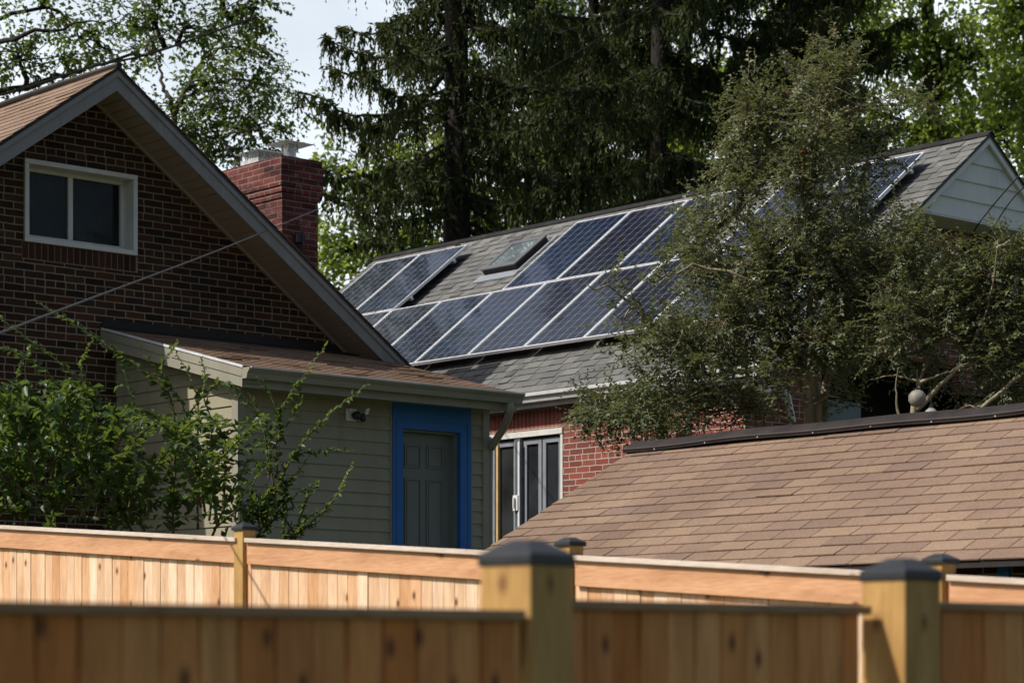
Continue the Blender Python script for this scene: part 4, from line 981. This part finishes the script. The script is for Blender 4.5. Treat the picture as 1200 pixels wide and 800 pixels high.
MY = broad_tree('crape_myrtle', 'large crape myrtle with small dark leaves and pale trunk, in front of the solar roof', 'tree', 'crape myrtles by the garage', b0,
    [b0]+tr, .10,
    blobs_px([(770, 390, D-.6, 48, 24, 34), (800, 430, D-.4, 65, 38, 66), (745, 485, D-.2, 52, 12, 22), (820, 485, D-.2, 70, 28, 62), (850, 375, D-.3, 60, 40, 66), (820, 300, D, 45, 34, 34), (850, 240, D, 55, 34, 48), (895, 310, D-.4, 66, 45, 46),
              (900, 190, D+.2, 66, 42, 38), (870, 120, D+.3, 45, 36, 24), (960, 120, D+.2, 80, 42, 46), (945, 185, D, 66, 40, 36), (1030, 120, D+.4, 60, 34, 34), (1000, 235, D-.2, 45, 20, 8), (1050, 300, D, 50, 26, 40), (1075, 350, D, 50, 30, 40), (1020, 375, D-.3, 50, 30, 44), (960, 295, D-.5, 55, 34, 46),
              (940, 390, D-.6, 60, 40, 62), (1000, 335, D-.4, 65, 38, 60), (1060, 290, D-.2, 50, 34, 38), (885, 450, D-.5, 50, 32, 60), (1010, 410, D-.2, 55, 36, 48), (765, 330, D-.6, 12, 8, 4), (725, 380, D-.6, 22, 12, 5), (690, 332, D-.7, 16, 8, 5), (735, 345, D-.7, 24, 12, 6), (690, 482, D-.2, 26, 8, 8), (925, 260, D-.3, 50, 34, 30), (975, 85, D+.2, 50, 20, 16), (985, 465, D-.3, 36, 16, 8)], 1.08, .28),
    L_MYR, B_MYR, (.054, .036), .12, 34, red=.3, droop=.1, limb_r=.018, flowers=11, extra=st, grow=.16, spray=(.12, .34, .021, 6, .1))
D = 19.4
b = at(1070, 500, D); b0 = (b[0], b[1], .6); st = []
for pts, r in (([(1072, 510), (1073, 470), (1080, 440), (1095, 405), (1110, 350)], .035), ([(1078, 448), (1110, 436), (1135, 424)], .018), ([(1078, 446), (1045, 440), (1015, 446)], .016), ([(1055, 500), (1050, 460), (1052, 430)], .02),
               ([(1074, 480), (1130, 420), (1160, 350), (1170, 280)], .03), ([(1095, 405), (1140, 380), (1190, 380)], .02), ([(1120, 488), (1130, 476), (1150, 478)], .012)):
    dz = rng.uniform(-.4, .4); n = len(pts); st.append(([at(p[0], p[1], D+dz*i/(n-1)) for i, p in enumerate(pts)], r*.85, .004))
broad_tree('crape_myrtle', 'smaller crape myrtle with dark leaves at the right edge, holding the lanterns', 'tree', 'crape myrtles by the garage', b0,
    [b0, at(1070, 520, D), at(1073, 470, D)], .05,
    blobs_px([(1110, 330, D, 60, 36, 66), (1160, 315, D, 50, 24, 44), (1190, 350, D, 60, 45, 66), (1130, 385, D, 60, 34, 66), (1190, 420, D, 60, 45, 66), (1060, 370, D, 45, 30, 44), (1060, 412, D+.3, 40, 18, 26), (1235, 330, D, 55, 50, 44), (1205, 285, D, 30, 14, 8), (1180, 470, D+.6, 60, 26, 40), (1110, 430, D+.8, 60, 22, 26), (1245, 420, D, 50, 60, 30)], 1.08, .38),
    L_MYR, B_MYR, (.054, .036), .12, 34, red=.12, droop=.1, limb_r=.018, extra=st, spray=(.12, .34, .021, 6, .1))

# ---- shrubs
D = 16.6
SB = thing('garden_shrub', 'bushy green shrub with long arching shoots in front of the dark brick wall', 'shrub', tuple(at(150, 640, D)), 'green shrubs behind the sunlit fence', frame='W')
P = [[(205, 560), (200, 470), (160, 430), (100, 388), (42, 353)], [(180, 560), (140, 500), (95, 450), (60, 418), (0, 372)], [(60, 560), (75, 470), (40, 425), (-15, 400)], [(232, 620), (228, 540), (212, 470), (185, 440), (165, 400)],
     [(240, 600), (232, 520), (232, 470), (222, 440), (206, 413)], [(262, 600), (262, 530), (240, 470), (240, 440), (235, 418)], [(200, 540), (225, 480), (262, 448), (290, 470), (306, 492)], [(230, 560), (252, 520), (275, 505), (296, 500)],
     [(100, 560), (110, 480), (95, 430), (110, 395)], [(20, 600), (30, 500), (20, 440), (40, 400)], [(150, 600), (165, 520), (150, 450), (135, 410)], [(250, 620), (275, 600), (300, 590), (322, 575)], [(120, 520), (60, 500), (20, 480), (-20, 490)], [(200, 470), (190, 430), (210, 400)]]
for _ in range(84):
    x = rng.uniform(-30, 262); y = rng.uniform(500, 640)
    if rng.random() < (.45 if x > 135 and y < 575 else .15): continue
    a = rng.normal(0, .7); l = rng.uniform(45, 120); q = rng.uniform(-.9, .6)
    x2 = x+l*math.sin(a); y2 = max(y-l*abs(math.cos(a)), (445 if x < 150 else 490)+rng.uniform(-15, 40)); xx = x2+rng.normal(0, 22)
    P.append([(x, y, q), ((x+x2)/2+rng.normal(0, 8), (y+y2)/2-8, q-.1), (x2, y2, q-.2), (xx, y2+rng.uniform(-8, 16), q-.3)])
mb, C, Dd, N, S, TT = shoots(SB, P, D, None, .009, .0125, .5)
part('stems', mb, B_BRN, SB, smooth=True, frame='W')
k = rng.integers(0, len(C), 3000); C2 = C[k]+rng.normal(0, .05, (3000, 3)); keep = C2[:, 2] < np.where(C2[:, 0] > at(150, 0, D)[0], at(0, 570, D)[2], at(0, 450, D)[2]); C2 = C2[keep]
C = np.concatenate([C, C2]); n2_ = len(C2); Dd = np.concatenate([Dd, rvec(n2_)+(0, 0, -.3)]); N = np.concatenate([N, rvec(n2_)*.5+(0, 0, 1)]); S = np.concatenate([S, rng.uniform(.6, 1.2, n2_)]); TT = np.concatenate([TT, rng.uniform(.1, .5, n2_)])
leaf_mesh('leaves', C, Dd, N, .084*S, .050*S, TT, L_SHR, SB)
D = 17.8
SB2 = thing('garden_shrub', 'sparse green shrub with long bare-stemmed shoots in front of the olive siding', 'shrub', tuple(at(305, 650, D)), 'green shrubs behind the sunlit fence', frame='W')
P = [[(325, 560), (322, 520), (300, 485), (262, 452)], [(322, 580), (316, 520), (335, 470), (360, 435), (384, 402)], [(310, 610), (330, 560), (352, 522), (390, 482), (432, 449)], [(320, 560), (345, 535), (375, 528), (412, 527)],
     [(300, 630), (325, 590), (345, 560), (363, 533)], [(330, 640), (365, 612), (395, 580), (414, 543)], [(300, 640), (330, 595), (350, 578), (374, 566)], [(315, 560), (312, 520), (305, 490), (291, 460)], [(318, 530), (330, 500), (315, 460), (300, 440)],
     [(335, 520), (325, 490), (338, 470), (350, 490)], [(280, 640), (300, 600), (320, 580), (330, 570)], [(300, 650), (345, 625), (375, 610)], [(290, 640), (292, 600), (300, 560), (318, 545)], [(285, 650), (320, 610), (330, 600), (360, 590)], [(335, 500), (352, 470), (340, 445)]]
for _ in range(26):
    x = rng.uniform(270, 350); y = rng.uniform(590, 640); a = rng.normal(.2, .5); l = rng.uniform(30, 60); P.append([(x, y), (x+l*.5*math.sin(a), y-l*.5), (x+l*math.sin(a), y-l*.9+5)])
mb, C, Dd, N, S, TT = shoots(SB2, P, D, None, .008, .0125, .9)
part('stems', mb, B_BRN, SB2, smooth=True, frame='W')
leaf_mesh('leaves', C, Dd, N, .072*S, .044*S, TT, L_SHR, SB2)

# ================================================================== LIGHT, SKY, CAMERA
sd = np.array((*G2W((-1.0, .42, 0))[:2], 1.15)); sd /= np.linalg.norm(sd)
sun = bpy.data.lights.new('sun', 'SUN'); sun.energy = 5.0; sun.angle = math.radians(.55); sun.color = (1, .95, .87)
so = bpy.data.objects.new('sun', sun); COL.objects.link(so)
from mathutils import Vector
so.rotation_euler = Vector(tuple(sd)).to_track_quat('Z', 'Y').to_euler()
w = bpy.data.worlds.new('World'); scene.world = w; w.use_nodes = True
nt = w.node_tree; bg = nt.nodes['Background']; sk = nt.nodes.new('ShaderNodeTexSky'); sk.sky_type = 'NISHITA'; sk.sun_disc = False
sk.sun_elevation = math.asin(sd[2]); sk.sun_rotation = math.atan2(sd[0], sd[1]); sk.air_density = 1.0; sk.dust_density = 3.0; sk.ozone_density = 1.0
# thin bright cloud, shaped to stay ahead of the camera and spare shaded walls
tc = nt.nodes.new('ShaderNodeTexCoord'); sx = nt.nodes.new('ShaderNodeSeparateXYZ'); nt.links.new(tc.outputs[0], sx.inputs[0])
def wm(op, a, b):
    n = nt.nodes.new('ShaderNodeMath'); n.operation = op; n.use_clamp = False
    for i, v in ((0, a), (1, b)):
        if isinstance(v, bpy.types.NodeSocket): nt.links.new(v, n.inputs[i])
        else: n.inputs[i].default_value = v
    return n.outputs[0]
no = nt.nodes.new('ShaderNodeTexNoise'); nt.links.new(tc.outputs[0], no.inputs['Vector']); no.inputs['Scale'].default_value = 3.2; no.inputs['Detail'].default_value = 7
el = wm('SUBTRACT', 1.2, wm('MULTIPLY', sx.outputs[2], 1.55)); az = wm('ADD', .1, wm('MULTIPLY', sx.outputs[1], 1.1))
cf = wm('MULTIPLY', wm('MULTIPLY', el, az), wm('ADD', .0, wm('MULTIPLY', no.outputs[0], 1.75)))
cf = wm('MINIMUM', wm('MAXIMUM', cf, 0.0), .95)
mx = nt.nodes.new('ShaderNodeMix'); mx.data_type = 'RGBA'; nt.links.new(cf, mx.inputs[0]); nt.links.new(sk.outputs[0], mx.inputs[6]); mx.inputs[7].default_value = (12.6, 13.6, 14.4, 1)   # cloud brightness, kept low and ahead of the camera
nt.links.new(mx.outputs[2], bg.inputs[0]); bg.inputs[1].default_value = .095
cam = bpy.data.cameras.new('camera'); co = bpy.data.objects.new('camera', cam); COL.objects.link(co)
co.location = (0, 0, EYE); co.rotation_euler = (math.radians(90), 0, 0)
cam.sensor_width = 36; cam.lens = FOC/1200*36; cam.shift_y = 370/1200; cam.clip_end = 1000; cam.clip_start = .1
cam.dof.use_dof = True; cam.dof.focus_distance = 20.5; cam.dof.aperture_fstop = 3.9
scene.camera = co
scene.view_settings.view_transform = 'Standard'; scene.view_settings.look = 'None'; scene.view_settings.exposure = 0; scene.view_settings.gamma = 1
scene.cycles.use_denoising = True
scene.cycles.max_bounces = 6; scene.cycles.diffuse_bounces = 3; scene.cycles.transparent_max_bounces = 4
